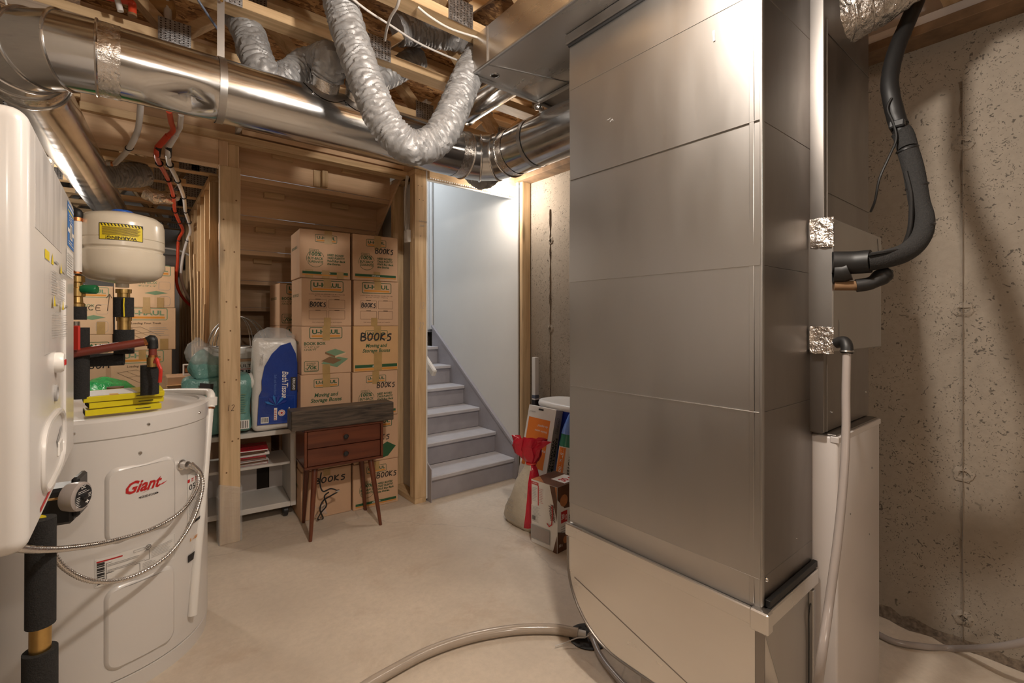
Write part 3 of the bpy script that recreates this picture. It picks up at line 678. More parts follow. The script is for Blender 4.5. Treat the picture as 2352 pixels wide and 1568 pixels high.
# --- grey flexible ducts
def flex(name, pts, r, label, seed, n=9, cat='flex duct'):
    path = spl(pts, n*3); L = len(path); k = 44; DS = .0036; s = [0]
    for i in range(1, L): s.append(s[-1]+(path[i]-path[i-1]).length)
    # even spacing fine enough for the coil
    m_ = int(s[-1]/DS); ev = []; j = 0
    for i in range(m_+1):
        t = s[-1]*i/m_
        while j < L-2 and s[j+1] < t: j += 1
        f = (t-s[j])/max(1e-6, s[j+1]-s[j]); ev.append(path[j].lerp(path[j+1], f))
    def rf(i, kk, p):
        q = noise.noise(p*15+Vector((seed, 0, 0))); q2 = noise.noise(p*34+Vector((0, seed, 0)))
        c = abs(math.sin(math.pi*(i*DS/.024+1.5*q+.5*q2+kk/k)))
        c2 = abs(math.sin(math.pi*(i*DS/.037-1.2*q+2*kk/k)))
        return r*(.95+.11*c+.05*c2+.05*q2)
    o = MB().tube(ev, r, k, True, rf).build(name, 'flex_duct', None, ang=28)
    return tag(o, label, cat, 'grey flexible duct runs')
flex('flex_duct', [Q(762, -70, 1.86), Q(800, 70, 1.82), Q(842, 190, 1.80), Q(880, 275, 1.80), Q(925, 328, 1.82), Q(968, 338, 1.86), Q(1012, 310, 1.92), Q(1045, 245, 2.0), Q(1072, 180, 2.08), Q(1105, 118, 2.18)], .062,
     'grey flexible duct hanging in a big U below the joists', 1)
flex('flex_duct', [Q(538, 20, 2.02), Q(572, 80, 1.96), Q(596, 150, 1.92), Q(632, 186, 1.95), Q(672, 172, 2.02), Q(700, 148, 2.06), Q(728, 142, 2.07), cA+nA*.08, cA+nA*.005], .060,
     'grey flexible duct bent in an S onto left collar of the round duct', 2)
flex('flex_duct', [Q(960, 132, 2.5), Q(915, 160, 2.42), Q(872, 180, 2.32), Q(836, 188, 2.25), cC+nC*.06, cC+nC*.005], .058, 'grey flexible duct behind the big U onto right collar of the round duct', 3)
flex('flex_duct', [Q(912, 70, 2.30), Q(940, 66, 2.33), Q(980, 72, 2.37), Q(1040, 80, 2.42), Q(1110, 95, 2.5)], .070, 'short grey flexible duct lying up between the joists', 4)
flex('flex_duct', [Q(1060, 350, 2.95), Q(1082, 395, 2.88), Q(1106, 414, 2.82), Q(1130, 402, 2.80), Q(1150, 360, 2.85)], .050, 'grey flexible duct loop peeking out below the right elbow', 5)
flex('flex_duct', [P(215, 405, y=3.95), P(250, 402, y=4.0), P(300, 402, y=4.05), P(330, 398, y=4.1)], .075, 'grey flexible duct off the round duct in the storage room', 6)
# foil-wrapped flex by the lineset
m = MB(); pts = spl([Q(1872, 64, 1.62), Q(1930, 38, 1.60), Q(1985, 6, 1.58), Q(2036, -28, 1.57), Q(2095, -75, 1.56)], 26)
ff = thing('foil_duct', 'crinkled silver foil duct at the top beside black insulated line', 'flex duct', None, pts[0])
MB().tube(pts, .098, 36, True, lambda i, k, p: .098*(1+.05*noise.noise(p*26)+.05*noise.noise(p*55)-(.05 if i % 17 == 8 else 0))).build('foil_jacket', 'foil', ff, ang=80)
for i in (8, 25, 42, 59):
    t = (pts[i+1]-pts[i-1]).normalized(); MB().torus(pts[i], t, .094, .004, 32, 6).build('wire_band', 'chrome', ff)
# foil scraps up in the storage-room trusses
m = MB().tube(spl([P(330, 440, y=4.5), P(370, 455, y=4.5), P(400, 448, y=4.55)], 10), .05, 20, True, lambda i, k, p: .05*(1+.35*noise.noise(p*22)))
tag(m.build('foil_duct', 'foil', None, ang=80), 'crumpled foil duct wrap tucked up in the storage-room joists', 'foil wrap')

# ================================================================== BULBS (each lamp holder with its bulb and its light)
BL = ['bare bulb in ceiling holder just above the tall return duct', 'glowing bare bulb near the ceiling by the stair opening', 'bare bulb in holder over the storage room behind the heater', 'added fill bulb in holder out of view behind the camera', 'bare bulb in ceiling holder behind the viewer']
for i, (loc, e) in enumerate(BULBS):
    zt = 2.5368 if i != 2 else 2.3698
    t = thing('light_bulb', BL[i], 'lamp', 'bare ceiling bulbs', loc); x, y, z = loc
    MB().lathe([(.05, zt-.012), (.055, zt), (.01, zt)][::1], (x, y, 0), 24).build('holder_base', 'white_plastic', t)
    MB().lathe([(.014, z+.040), (.021, z+.044), (.023, z+.085), (.012, z+.092)], (x, y, 0), 16).build('socket', 'white_plastic', t)
    if zt-.012 > z+.094: MB().cyl((x, y, z+.090), (x, y, zt-.011), .006, 10).build('stem', 'white_plastic', t)
    MB().lathe([(.002, z-.036), (.018, z-.030), (.028, z-.014), (.030, z), (.026, z+.018), (.015, z+.036), (.013, z+.043)], (x, y, 0), 20).build('bulb', 'bulb_glow', t)
    l = point('bulb_light', (x, y, z-.06), e); l.parent = t; l.matrix_parent_inverse = Matrix.Translation(-Vector(loc))

# ================================================================== FURNACE AND COIL
FX0, FX1, FY0, FZ = 1.636, 2.075, .478, .956
fu = thing('furnace', 'white steel furnace cabinet standing next to the tall duct', 'furnace', None, (1.85, .75, 0))
soft('cabinet', 'furnace_paint', fu, FX0, FX1, FY0, 1.18, 0, FZ, .008, 2)
B('top_flange', 'galvanized_dull', fu, FX0+.004, FX1-.004, FY0+.004, 1.17, FZ, FZ+.006)
B('door_edge', 'furnace_paint', fu, FX0-.002, FX1+.002, FY0-.003, FY0+.02, FZ-.018, FZ+.001, c=.002)
m = MB(); 
for q in ((1.75, .70), (1.95, .58), (1.98, .80)): m.lathe([(.003, 0), (.0035, .001), (.001, .002)], (q[0], FY0, q[1]), 8, (0, -1, 0))
m.build('door_screws', 'wire_metal', fu)
# supply plenum over the furnace
pl = thing('supply_plenum', 'grey sheet-metal plenum rising above the white furnace', 'duct', None, (1.85, .8, FZ+.006))
PX0, PX1, PY0 = 1.618, 2.085, .513
B('plenum_box', 'galvanized_dull', pl, PX0+.004, PX1, PY0, 1.15, FZ+.008, 2.366, c=.002)
B('corner_strip', 'galvanized_dull', pl, PX0-.004, PX0+.020, PY0-.006, PY0+.05, FZ+.012, 2.30, c=.002)
B('corner_strip', 'galvanized_dull', pl, PX0+.018, PX0+.026, PY0-.008, PY0-.001, FZ+.012, 2.22, c=.002)
for z in (1.70, 2.19): B('cross_seam', 'galvanized_dull', pl, PX0+.03, PX1, PY0-.002, PY0, z-.002, z+.002, c=.0005)
for q in ((1.70, 1.02), (2.05, 1.05), (1.66, 2.0)): MB().lathe([(.004, 0), (.003, .003)], (q[0], PY0, q[1]), 8, (0, -1, 0)).build('screw', 'wire_metal', pl)
# coil access cover
cc = thing('coil_cover', 'protruding sheet-metal coil box with taped corners and black pipes', 'coil box', None, (1.86, .48, 1.21))
CX0, CX1, CY0, CZ0, CZ1 = 1.606, 2.108, .481, 1.212, 1.607
B('cover', 'galvanized', cc, CX0, CX1, CY0, PY0-.009, CZ0, CZ1, c=.003)
B('side_channel', 'galvanized', cc, CX0-.004, CX0-.0005, CY0+.001, PY0+.045, CZ0+.006, CZ1-.004, c=.001)
for z0, z1 in ((CZ1-.085, CZ1+.004), (CZ0-.004, CZ0+.075)):
    m = MB(); v = []
    for i in range(9):
        for k in range(7):
            p_ = Vector((CX0-.008, CY0-.004+(.062)*i/8, z0+(z1-z0)*k/6)); n_ = .006*noise.noise(p_*70)+.004*noise.noise(p_*150); v.append(p_+Vector((n_-.002, 0, .004*noise.noise(p_*60))))
    m.add(v, [(i*7+k, i*7+k+1, i*7+k+8, i*7+k+7) for i in range(8) for k in range(6)]); m.build('corner_tape', 'foil', cc, ang=85)
MB().prism([(CX0+.004, CZ1-.02), (CX0+.004, CZ1-.10), (CX0+.05, CZ1-.005)], (0, CY0-.0015, 0), (1, 0, 0), (0, 0, 1), (0, .001, 0)).build('corner_fold', 'galvanized', cc)
MB().prism([(CX1-.004, CZ1-.03), (CX1-.05, CZ1-.01), (CX1-.01, CZ1-.16)], (0, CY0-.0015, 0), (1, 0, 0), (0, 0, 1), (0, .001, 0)).build('corner_fold', 'galvanized', cc)
B('seal_plate', 'galvanized', cc, CX0+.05, CX0+.13, CY0-.002, CY0-.0003, CZ0+.04, CZ0+.095, c=0)
# refrigerant lines
rl = thing('refrigerant_line', 'thick black insulated pipe curving up from the coil box', 'pipe', None, Q(1918, 605, 1.38))
MB().tube(spl([Q(1912, 603, 1.385), Q(1960, 603, 1.36), Q(2000, 600, 1.33)], 6), .033, 18).build('sleeve', 'black_rubber', rl)
MB().tube([Q(1916, 625, 1.383), Q(1935, 625, 1.372), Q(1950, 620, 1.362)], .030, 16).build('sleeve', 'black_rubber', rl)
L1 = spl([Q(1990, 602, 1.335), Q(2040, 593, 1.32), Q(2082, 578, 1.33), Q(2112, 548, 1.35), Q(2122, 508, 1.38), Q(2112, 468, 1.41), Q(2105, 425, 1.43)], 8)
MB().tube(L1, .026, 16).build('insulation', 'black_foam', rl)
MB().tube(spl([Q(2106, 432, 1.428), Q(2097, 385, 1.45), Q(2085, 345, 1.47)], 6), .0265, 16).build('insulation', 'black_foam', rl)
MB().tube(spl([Q(2085, 342, 1.47), Q(2076, 312, 1.485), Q(2068, 300, 1.49)], 6), .0265, 16).build('insulation', 'black_foam', rl)
MB().tube(spl([Q(2072, 306, 1.487), Q(2064, 286, 1.5)], 6), .0225, 16).build('insulation', 'black_rubber', rl)
MB().tube(spl([Q(2066, 290, 1.497), Q(2056, 262, 1.51), Q(2044, 205, 1.53), Q(2046, 165, 1.55), Q(2060, 110, 1.58), Q(2085, 50, 1.62), Q(2110, -10, 1.67), Q(2122, -60, 1.72)], 8), .0245, 16,
    rf=lambda i, k, p: .0245*(1+.04*noise.noise(p*60))).build('insulation', 'black_rubber', rl)
for px, py, t in ((2084, 343, 1.47), (2106, 428, 1.43), (2120, 520, 1.37)):
    c = Q(px, py, t); MB().torus(c, Q(px-8, py-30, t)-c, .025, .005, 20, 6).build('tape_band', 'black_plastic', rl)
m = MB().box(-.030, .030, -.02, .02, -.012, .012, c=.004, M=Matrix.Translation(Q(2064, 292, 1.495))@Matrix.Rotation(.2, 4, 'Y')); m.build('clamp', 'black_plastic', rl)
MB().tube(spl([Q(2048, 225, 1.50), Q(2038, 250, 1.50), Q(2052, 285, 1.48), Q(2058, 320, 1.47), Q(2042, 360, 1.47), Q(2020, 410, 1.48), Q(2010, 460, 1.5), Q(2000, 486, 1.53)], 6), .0035, 6).build('thin_wire', 'black_rubber', rl)
MB().tube(spl([Q(2080, 395, 1.44), Q(2092, 450, 1.41), Q(2090, 520, 1.37), Q(2078, 560, 1.34)], 6), .006, 8).build('thin_line', 'black_rubber', rl)
MB().tube(spl([Q(1995, 585, 1.31), Q(2040, 578, 1.30), Q(2085, 570, 1.315)], 6), .0035, 6).build('thin_wire', 'black_rubber', rl)
dp = thing('insulated_stub', 'short black taped pipe stub below the insulated line', 'pipe', None, Q(1918, 652, 1.38))
MB().tube([Q(1916, 656, 1.385), Q(1968, 656, 1.36)], .014, 12).build('copper_stub', 'soil_brown', dp)
MB().tube(spl([Q(1966, 656, 1.36), Q(2000, 650, 1.345), Q(2030, 632, 1.34), Q(2050, 622, 1.335)], 6), [.019]*8+[.020, .022, .024, .024, .022, .022, .020, .018, .012, .006, .004][:11], 12).build('tape_wrap', 'black_rubber', dp)
# condensate trap and hose
ch = thing('condensate_hose', 'grey plastic drain hose running down in front of the furnace', 'hose', None, Q(1942, 800, 1.36))
MB().tube(spl([Q(1920, 788, 1.375), Q(1938, 784, 1.355), Q(1945, 795, 1.34), Q(1945, 810, 1.335)], 6), .0155, 14).build('trap', 'black_rubber', ch)
MB().torus(Q(1945, 806, 1.335), (0, 0, 1), .015, .003, 16).build('hose_clamp', 'wire_metal', ch)
MB().tube(spl([Q(1945, 812, 1.335), Q(1943, 900, 1.32), Q(1943, 985, 1.30), Q(1938, 1090, 1.27), Q(1925, 1230, 1.23), Q(1905, 1380, 1.19), Q(1880, 1560, 1.15), P(1862, 1700, z=.012), P(1800, 1720, z=.012)], 10), .0105, 14).build('hose', 'hose_grey', ch)
fh = MB().tube(spl([P(1990, 1440, z=.013), P(2050, 1472, z=.013), P(2120, 1484, z=.013), P(2190, 1489, z=.013), P(2280, 1486, x=2.40), P(2360, 1472, x=2.36), P(2450, 1440, x=2.34)], 10), .012, 14)
tag(fh.build('floor_hose', 'hose_grey', None), 'grey hose lying on the floor along the concrete wall', 'hose')
ch2 = thing('drain_hose', 'long translucent hose curving over floor to the drain', 'hose', None, P(850, 1568, z=.02))
MB().tube(spl([P(760, 1640, z=.021), P(830, 1582, z=.021), P(900, 1540, z=.021), P(985, 1496, z=.021), P(1080, 1464, z=.021), P(1180, 1446, z=.021), P(1270, 1444, z=.021), P(1328, 1454, z=.022)], 10), .0195, 16).build('hose', 'hose_clear', ch2)
MB().tube([P(1326, 1453, z=.022), P(1345, 1457, z=.018)], .014, 14).build('barbed_end', 'white_plastic', ch2)
MB().tube(spl([P(1275, 1483, z=.012), P(1300, 1475, z=.016), P(1325, 1465, z=.028), P(1345, 1463, z=.028), P(1364, 1450, z=.04)], 6), .0022, 6).build('tie_wire', 'wire_white', ch2)
tag(MB().tube(spl([P(1352, 1455, z=.03), P(1362, 1468, z=.02), P(1376, 1500, z=.014), P(1400, 1535, z=.014), P(1440, 1580, z=.014), P(1500, 1640, z=.014)], 10), .0115, 14).build('drain_hose', 'hose_grey', None), 'grey hose leaving the floor drain along the duct boot', 'hose')

# ================================================================== BOILER, WATER HEATER AND PIPES (left)
BX, BY0, BY1, BZ0, BZ1 = -.122, 1.02, 1.77, .945, 1.63
bo_ = thing('boiler', 'large white wall-hung boiler with stickers at the left edge', 'boiler', None, (-.33, 1.45, BZ0))
soft('casing', 'white_enamel', bo_, XL+.001, BX, BY0, BY1, BZ0, BZ1, .024, 6)
pr = Print(lambda a, b, h: Vector((BX+h, a, b)))
pr.rect(1.585, 1.490, 1.742, 1.600, 'ink_blue'); pr.rect(1.60, 1.578, 1.735, 1.583, 'ink_yellow'); pr.rect(1.60, 1.589, 1.735, 1.594, 'ink_white'); pr.rect(1.59, 1.526, 1.738, 1.536, 'ink_white'); pr.rect(1.635, 1.512, 1.70, 1.552, 'ink_white'); pr.rect(1.645, 1.516, 1.69, 1.548, 'ink_grey')
pr.lines(1.60, 1.497, 1.73, 1.508, 2, 'ink_white', .4); pr.lines(1.61, 1.556, 1.72, 1.574, 3, 'ink_white', .3)
pr.build('blue_sticker', bo_); pr = Print(lambda a, b, h: Vector((BX+h, a, b)))
pr.rect(1.56, 1.415, 1.735, 1.482, 'paper_white'); pr.lines(1.575, 1.42, 1.725, 1.476, 9, 'ink_grey', .22)
pr.build('notice_sticker', bo_); pr = Print(lambda a, b, h: Vector((BX+h, a, b)))
pr.rect(1.195, 1.417, 1.255, 1.434, 'ink_yellow'); pr.frame(1.19, 1.24, 1.262, 1.416, .001, 'ink_grey')
for u, v_ in ((1.30, 1.425), (1.43, 1.418), (1.30, 1.342), (1.43, 1.338)):
    pr.poly([(u-.018, v_-.010), (u+.018, v_-.010), (u, v_+.013)], 'ink_yellow'); pr.lines(u-.01, v_-.070, u+.085, v_-.018, 10, 'ink_grey', .2, int(u*99)); pr.rect(u+.03, v_-.003, u+.09, v_+.001, 'ink_grey')
pr.build('warning_prints', bo_); pr = Print(lambda a, b, h: Vector((BX+h, a, b))); pr.rect(1.14, .972, 1.30, .980, 'ink_red'); pr.build('red_label', bo_)
MB().box(BX-.001, BX+.0006, 1.085, 1.46, 1.455, 1.605, c=0).build('scuffed_film', 'smoke_scuff', bo_)
B('side_ridge', 'white_enamel', bo_, BX-.004, BX+.004, 1.50, 1.54, .99, 1.40, c=.0035)
kn = MB().lathe([(.021, 0), (.021, .010), (.018, .015), (.004, .016)], (BX-.001, 1.345, 1.217), 20, (1, 0, 0)).build('knob', 'white_plastic', bo_)
B('knob_mark', 'ink_red', kn, BX+.0145, BX+.0165, 1.335, 1.357, 1.211, 1.223, c=.001)
MB().lathe([(.017, 0), (.017, .004), (.013, .005), (.012, .001), (.001, .001)], (BX, 1.34, 1.155), 20, (1, 0, 0)).build('gauge', 'ink_grey', bo_)
ov = [Vector((BX+.001, 1.315+.165*math.copysign(abs(math.cos(t))**.6, math.cos(t)), 1.050+.062*math.copysign(abs(math.sin(t))**.6, math.sin(t)))) for t in [2*math.pi*i/40 for i in range(41)]]
MB().tube(ov, .006, 8, False).build('recess_rim', 'white_enamel', bo_)
B('latch', 'white_plastic', bo_, BX-.001, BX+.004, 1.38, 1.44, 1.015, 1.045, c=.002); MB().prism([(1.37, 1.05), (1.45, 1.07), (1.45, 1.062), (1.38, 1.035)], (BX+.0008, 0, 0), (0, 1, 0), (0, 0, 1), (.0006, 0, 0)).build('latch_slot', 'ink_grey', bo_)
# ================= water heater
TX, TY, TR, TZT = -.10, 2.48, .362, .972
wh = thing('water_heater', 'squat white electric water heater cylinder beside the boiler', 'water heater', None, (TX, TY, 0))
MB().lathe([(TR-.004, .0), (TR-.002, .055), (TR-.008, .058), (TR-.008, .062), (TR, .064), (TR, TZT-.075)], (TX, TY, 0), 96).build('jacket', 'white_enamel', wh)
MB().lathe([(TR, TZT-.0745), (TR+.004, TZT-.070), (TR+.004, TZT-.012), (TR-.004, TZT-.002), (TR-.012, TZT), (TR-.03, TZT-.001), (TR-.033, TZT-.010), (.01, TZT-.006)], (TX, TY, 0), 96).build('lid', 'white_enamel', wh)
def tang(px):       # angle on the heater jacket that a sight line at height ~ meets
    a = (px-CXP)/FPX; d = Vector((SN+a*CS, CS-a*SN)).normalized(); c = Vector((TX, TY)); b_ = d.dot(c); q = c.length_squared-b_*b_
    t = b_-math.sqrt(max(0, TR*TR-q)); p_ = d*t-c; return math.atan2(p_.y, p_.x)
AL = tang(322)
def hp_(px, z): a = tang(px); return Vector((TX+TR*math.cos(a), TY+TR*math.sin(a), z))
def zat(px, py):
    a = tang(px); p_ = Vector((TX+TR*math.cos(a), TY+TR*math.sin(a))); t = p_.x*SN+p_.y*CS; return CAMH-(py-CYP)/FPX*t
def cpanel(name, a0, a1, z0, z1, r, lift, par, mat='white_enamel', rc=.04):
    # raised access panel following the jacket, rounded corners
    w = (a1-a0)*TR; h = z1-z0; m = MB(); nu, nv = 16, 10; v = []
    for L_, ins in ((.0, 0), (lift*.6, .004), (lift, .012)):
        poly = []
        for cx, cy, s0 in ((w-rc, rc, -90), (w-rc, h-rc, 0), (rc, h-rc, 90), (rc, rc, 180)):
            for i in range(7):
                t = math.radians(s0+15*i); poly.append((cx+(rc-ins)*math.cos(t), cy+(rc-ins)*math.sin(t)))
        v.append(poly)
    n = len(v[0])
    fn = cylmap(TX, TY, TR, a0, z0); V = [fn(p_[0], p_[1], L_) for L_, q in zip((0.0005, lift*.6, lift), v) for p_ in q]
    m.add(V, [(k*n+i, k*n+(i+1) % n, (k+1)*n+(i+1) % n, (k+1)*n+i) for k in range(2) for i in range(n)])
    top = v[2]; us = sorted(set(round(p_[0], 5) for p_ in top)); cols = []
    for u in us:
        ys = [p_[1] for p_ in top if abs(p_[0]-u) < 1e-4]; cols.append((u, min(ys), max(ys)))
    ext = []
    for (u0, a_, b_), (u1, c_, d_) in zip(cols, cols[1:]):
        k = max(1, int((u1-u0)/.03))
        for j in range(k): f = j/k; ext.append((u0+(u1-u0)*f, a_+(c_-a_)*f, b_+(d_-b_)*f))
    ext.append(cols[-1]); V = []
    for u, a_, b_ in ext: V += [fn(u, a_, lift), fn(u, b_, lift)]
    m.add(V, [(2*i, 2*i+2, 2*i+3, 2*i+1) for i in range(len(ext)-1)])
    return m.build(name, mat, par, ang=50)
a0, a1 = tang(240), tang(402)
p1 = cpanel('access_panel', a0, a1, zat(322, 1232), zat(322, 1062), .04, .009, wh)
p2 = cpanel('access_panel', a0-.005, a1-.01, .10, zat(322, 1325), .04, .009, wh)
for z in (zat(322, 1040), zat(322, 1315)): MB().lathe([(.007, 0), (.005, .004)], (TX+(TR)*math.cos(AL), TY+TR*math.sin(AL), z), 10, (math.cos(AL), math.sin(AL), 0)).build('screw', 'chrome', wh)
for px in (170, 340, 455): a = tang(px); MB().lathe([(.006, 0), (.004, .004)], (TX+(TR+.004)*math.cos(a), TY+(TR+.004)*math.sin(a), TZT-.04), 10, (math.cos(a), math.sin(a), 0)).build('screw', 'chrome', wh)
aw = tang(330); zc = zat(325, 1125)
g = Print(cylmap(TX, TY, TR+.0096, aw, zc))
g.text('Giant', 0, 0, .040, 'ink_red', .112, .45, .03, 'c'); g.poly([(-.012, -.010), (.060, .004), (.075, .012), (.02, .000)], 'ink_red'); g.text('GREENFOAM', .012, -.026, .008, 'ink_black', .048, 0, .01, 'c')
g.poly([(-.02, -.022), (-.013, -.018), (-.013, -.026)], 'ink_black'); g.poly([(.044, -.022), (.037, -.018), (.037, -.026)], 'ink_black')
g.build('printed_logo', wh)
fd_ = tang(217); z0, z1 = zat(300, 1325), zat(300, 1262)
lw = (tang(402)-fd_)*TR; g = Print(cylmap(TX, TY, TR+.001, fd_, z0)); h_ = z1-z0
g.rect(0, 0, lw, h_, 'paper_white', 14); g.frame(.003, .003, lw-.003, h_-.003, .0012, 'ink_grey'); g.rect(.005, h_-.014, lw*.3, h_-.009, 'ink_red', 3)
for i in range(13): g.rect(.006, .008+i*.0062*(h_/.10), .026, .008+(i*.0062+.0025+.0015*(i % 3))*(h_/.10), 'ink_black')
g.frame(.03, .006, lw*.5, h_*.42, .001, 'ink_black'); g.frame(.03, h_*.42, lw*.62, h_*.78, .001, 'ink_black')
g.lines(.033, h_*.46, lw*.58, h_*.56, 2, 'ink_grey', .3); g.lines(.033, h_*.66, lw*.5, h_*.76, 2, 'ink_grey', .3, 4); g.lines(lw*.53, .012, lw*.7, h_*.40, 5, 'ink_grey', .25, 2); g.lines(lw*.64, h_*.45, lw*.94, h_*.85, 7, 'ink_grey', .22, 3)
g.ring(lw*.60, h_*.90, .009, .0018, 'ink_black'); g.text('SP', lw*.60, h_*.90-.004, .008, 'ink_black', al='c'); g.frame(lw*.42, h_*.86, lw*.55, h_*.95, .0008, 'ink_black')
g.build('rating_label', wh)
fw = tang(430); g = Print(cylmap(TX, TY, TR+.001, fw, 0)); wz = (tang(458)-fw)*TR
za, zb_ = zat(440, 1200), zat(440, 1085)
g.rect(0, za, wz, zb_, 'paper_white', 4); g.rect(0, zb_-.035, wz, zb_-.022, 'ink_red', 3); g.text('WARNING', wz*.5, zb_-.033, .008, 'ink_white', wz*.7, al='c'); g.text('05', wz*.1, zb_-.066, .022, 'ink_black', wz*.45)
g.lines(.005, za+.02, wz-.005, za+.10, 14, 'ink_grey', .3); g.rect(0, za-.005, wz, za+.006, 'ink_black', 3); g.poly([(wz*.3, za+.108), (wz*.75, za+.108), (wz*.52, za+.13)], 'ink_black')
zq = zat(440, 1240); g.text('1-80', wz*.15, zq, .012, 'ink_orange', wz*.75); zq = zat(440, 1278); g.rect(0, zq-.012, wz*.8, zq+.016, 'ink_black', 3); g.build('warning_label', wh)
# conduit box and cables
ac = tang(415); c0 = Vector((TX+TR*math.cos(ac), TY+TR*math.sin(ac), zat(415, 1067))); n_ = Vector((math.cos(ac), math.sin(ac), 0))
cf = thing('flex_conduit', 'pair of shiny armoured cables looping across the heater front', 'cable', None, c0)
MB().lathe([(.020, .0005), (.020, .006), (.015, .008), (.015, .030), (.011, .032)], c0, 20, n_).build('connector', 'chrome', cf)
def conduit(pts, par):
    path = spl(pts, 40); s = [0]
    for i in range(1, len(path)): s.append(s[-1]+(path[i]-path[i-1]).length)
    m_ = int(s[-1]/.0018); ev = []; j = 0
    for i in range(m_+1):
        t = s[-1]*i/m_
        while j < len(path)-2 and s[j+1] < t: j += 1
        ev.append(path[j].lerp(path[j+1], (t-s[j])/max(1e-6, s[j+1]-s[j])))
    MB().tube(ev, .0065, 10, True, lambda i, k, p: .0068+.0014*math.sin(2*math.pi*i*.0018/.0105+k*.63)).build('armoured_cable', 'chrome', par, ang=80)
conduit([c0+n_*.030, Q(452, 1082, 1.90), Q(453, 1118, 1.86), Q(420, 1170, 1.72), Q(355, 1212, 1.58), Q(260, 1242, 1.40), Q(165, 1258, 1.22), Q(90, 1262, 1.05), Q(20, 1256, .88), Q(-40, 1248, .80)], cf)
conduit([c0+n_*.030+Vector((.012, 0, .003)), Q(462, 1090, 1.92), Q(463, 1130, 1.90), Q(440, 1200, 1.80), Q(385, 1275, 1.68), Q(300, 1325, 1.55), Q(215, 1334, 1.42), Q(150, 1305, 1.33), Q(115, 1255, 1.28), Q(104, 1205, 1.27)], cf)
# relief pipe
rp = thing('relief_pipe', 'white plastic relief pipe elbowing down the right side of heater', 'pipe', None, Q(484, 905, 2.1))
MB().tube(spl([Q(300, 906, 2.30), Q(400, 900, 2.22), Q(470, 900, 2.14), Q(483, 904, 2.11), Q(485, 920, 2.10), Q(484, 935, 2.09)], 8), .0165, 16).build('top_pipe', 'white_plastic', rp)
MB().cyl(Q(484, 912, 2.10), Q(483, 930, 2.10), .026, 20).build('elbow_socket', 'white_plastic', rp); MB().cyl(Q(482, 933, 2.10), Q(482, 938, 2.10), .020, 20).build('copper_ring', 'copper', rp)
MB().tube([Q(481, 940, 2.09), Q(468, 1100, 1.985), Q(452, 1280, 1.895), Q(442, 1412, 1.86)], .0165, 16).build('down_pipe', 'white_plastic', rp)
# yellow cases on the heater
for i, (dx, dy, rz, z, lb) in enumerate(((0, 0, 7, TZT, 'lowest of three slim yellow plastic cases on the heater'), (.006, .018, 11, TZT+.0225, 'middle of three slim yellow plastic cases on the heater'), (.002, .008, 7, TZT+.045, 'topmost slim yellow case with pale window on the heater'))):
    c = P(283, 948, z=TZT); yc = thing('yellow_case', lb, 'case', 'slim yellow cases on the heater', (c.x+dx, c.y+.045+dy, z)); M = RZ(c.x+dx, c.y+.045+dy, rz, z)@Matrix.Rotation(math.radians((0, 3, 9)[i]), 4, 'X')@Matrix.Translation((0, 0, (0, .003, .008)[i]))
    L_ = .115 if i == 2 else .108
    m = MB(); m.box(-L_, L_, -.042, .042, .0005, .021, c=.0015, M=M); m.build('case_sleeve', 'yellow_case', yc)
    m = MB(); m.box(-L_-.0005, -L_+.004, -.038, .038, .003, .019, c=.0005, M=M); m.build('open_end', 'dark_void', yc)
    if i == 2:
        pw_ = Print(lambda a, b, h: M@Vector((a, b, .021+h))); pw_.rect(-L_+.006, -.036, .06, .036, 'paper_white'); pw_.rect(-.045, -.042, -.02, -.022, 'amber'); pw_.poly([(.035, -.036), (.075, -.036), (.075, .036), (.02, .036)], 'ink_yellow'); pw_.poly([(.068, -.036), (.095, -.036), (.080, .036), (.053, .036)], 'ink_black'); pw_.build('window_print', yc)
    pf_ = Print(lambda a, b, h: M@Vector((a, -.042-h, b))); pf_.rect(.03, .009, .075, .012, 'ink_black'); pf_.build('slot_print', yc)
# pipe run beside the boiler
vp = thing('boiler_pipes', 'brass valves and black insulated risers between boiler and heater', 'pipes', None, Q(178, 900, 1.62))
T1 = 1.62
def seg(px, y0, y1, r, mat, name, t=T1, n=18): MB().cyl(Q(px, y0, t), Q(px, y1, t), r, n).build(name, mat, vp)
seg(178, 508, 624, .0125, 'white_plastic', 'white_sleeve'); seg(178, 500, 508, .0145, 'copper', 'copper_collar'); seg(177, 622, 628, .013, 'copper', 'copper_collar')
MB().tube(spl([Q(178, 500, T1), Q(179, 490, T1), Q(174, 486, T1), Q(165, 486, T1)], 5), .014, 14).build('elbow', 'black_rubber', vp)
MB().lathe([(.012, 0), (.020, .002), (.020, .022), (.015, .026), (.014, .045), (.021, .048), (.021, .075), (.014, .078), (.014, .094), (.02, .097), (.02, .116), (.011, .12)], Q(178, 712, T1), 16).build('mixing_valve', 'brass', vp)
MB().lathe([(.014, 0), (.016, .004), (.016, .04), (.013, .044)], Q(188, 664, T1), 18, Vector((SN*.3+CS, CS*.3-SN, 0))).build('valve_cap', 'green_plastic', vp)
seg(181, 704, 734, .021, 'black_foam', 'insulation'); seg(175, 738, 752, .010, 'chrome', 'ball_valve')
MB().box(-.012, .012, -.004, .004, -.042, .042, c=.004, M=Matrix.Translation(Q(176, 776, T1-.03))@Matrix.Rotation(-TH, 4, 'Z')).build('valve_lever', 'red_plastic', vp)
seg(185, 752, 915, .0245, 'black_foam', 'insulation', T1+.02)
XT = 1.75
MB().tube([Q(190, 828, XT-.06), Q(285, 824, XT)], .0235, 18).build('insulation', 'black_foam', vp)
seg(285, 757, 812, .0305, 'black_foam', 'insulation', XT); seg(285, 736, 757, .020, 'brass', 'union_nut', XT); seg(285, 728, 737, .023, 'brass', 'union_nut', XT); seg(284, 683, 728, .0305, 'black_foam', 'insulation', XT)
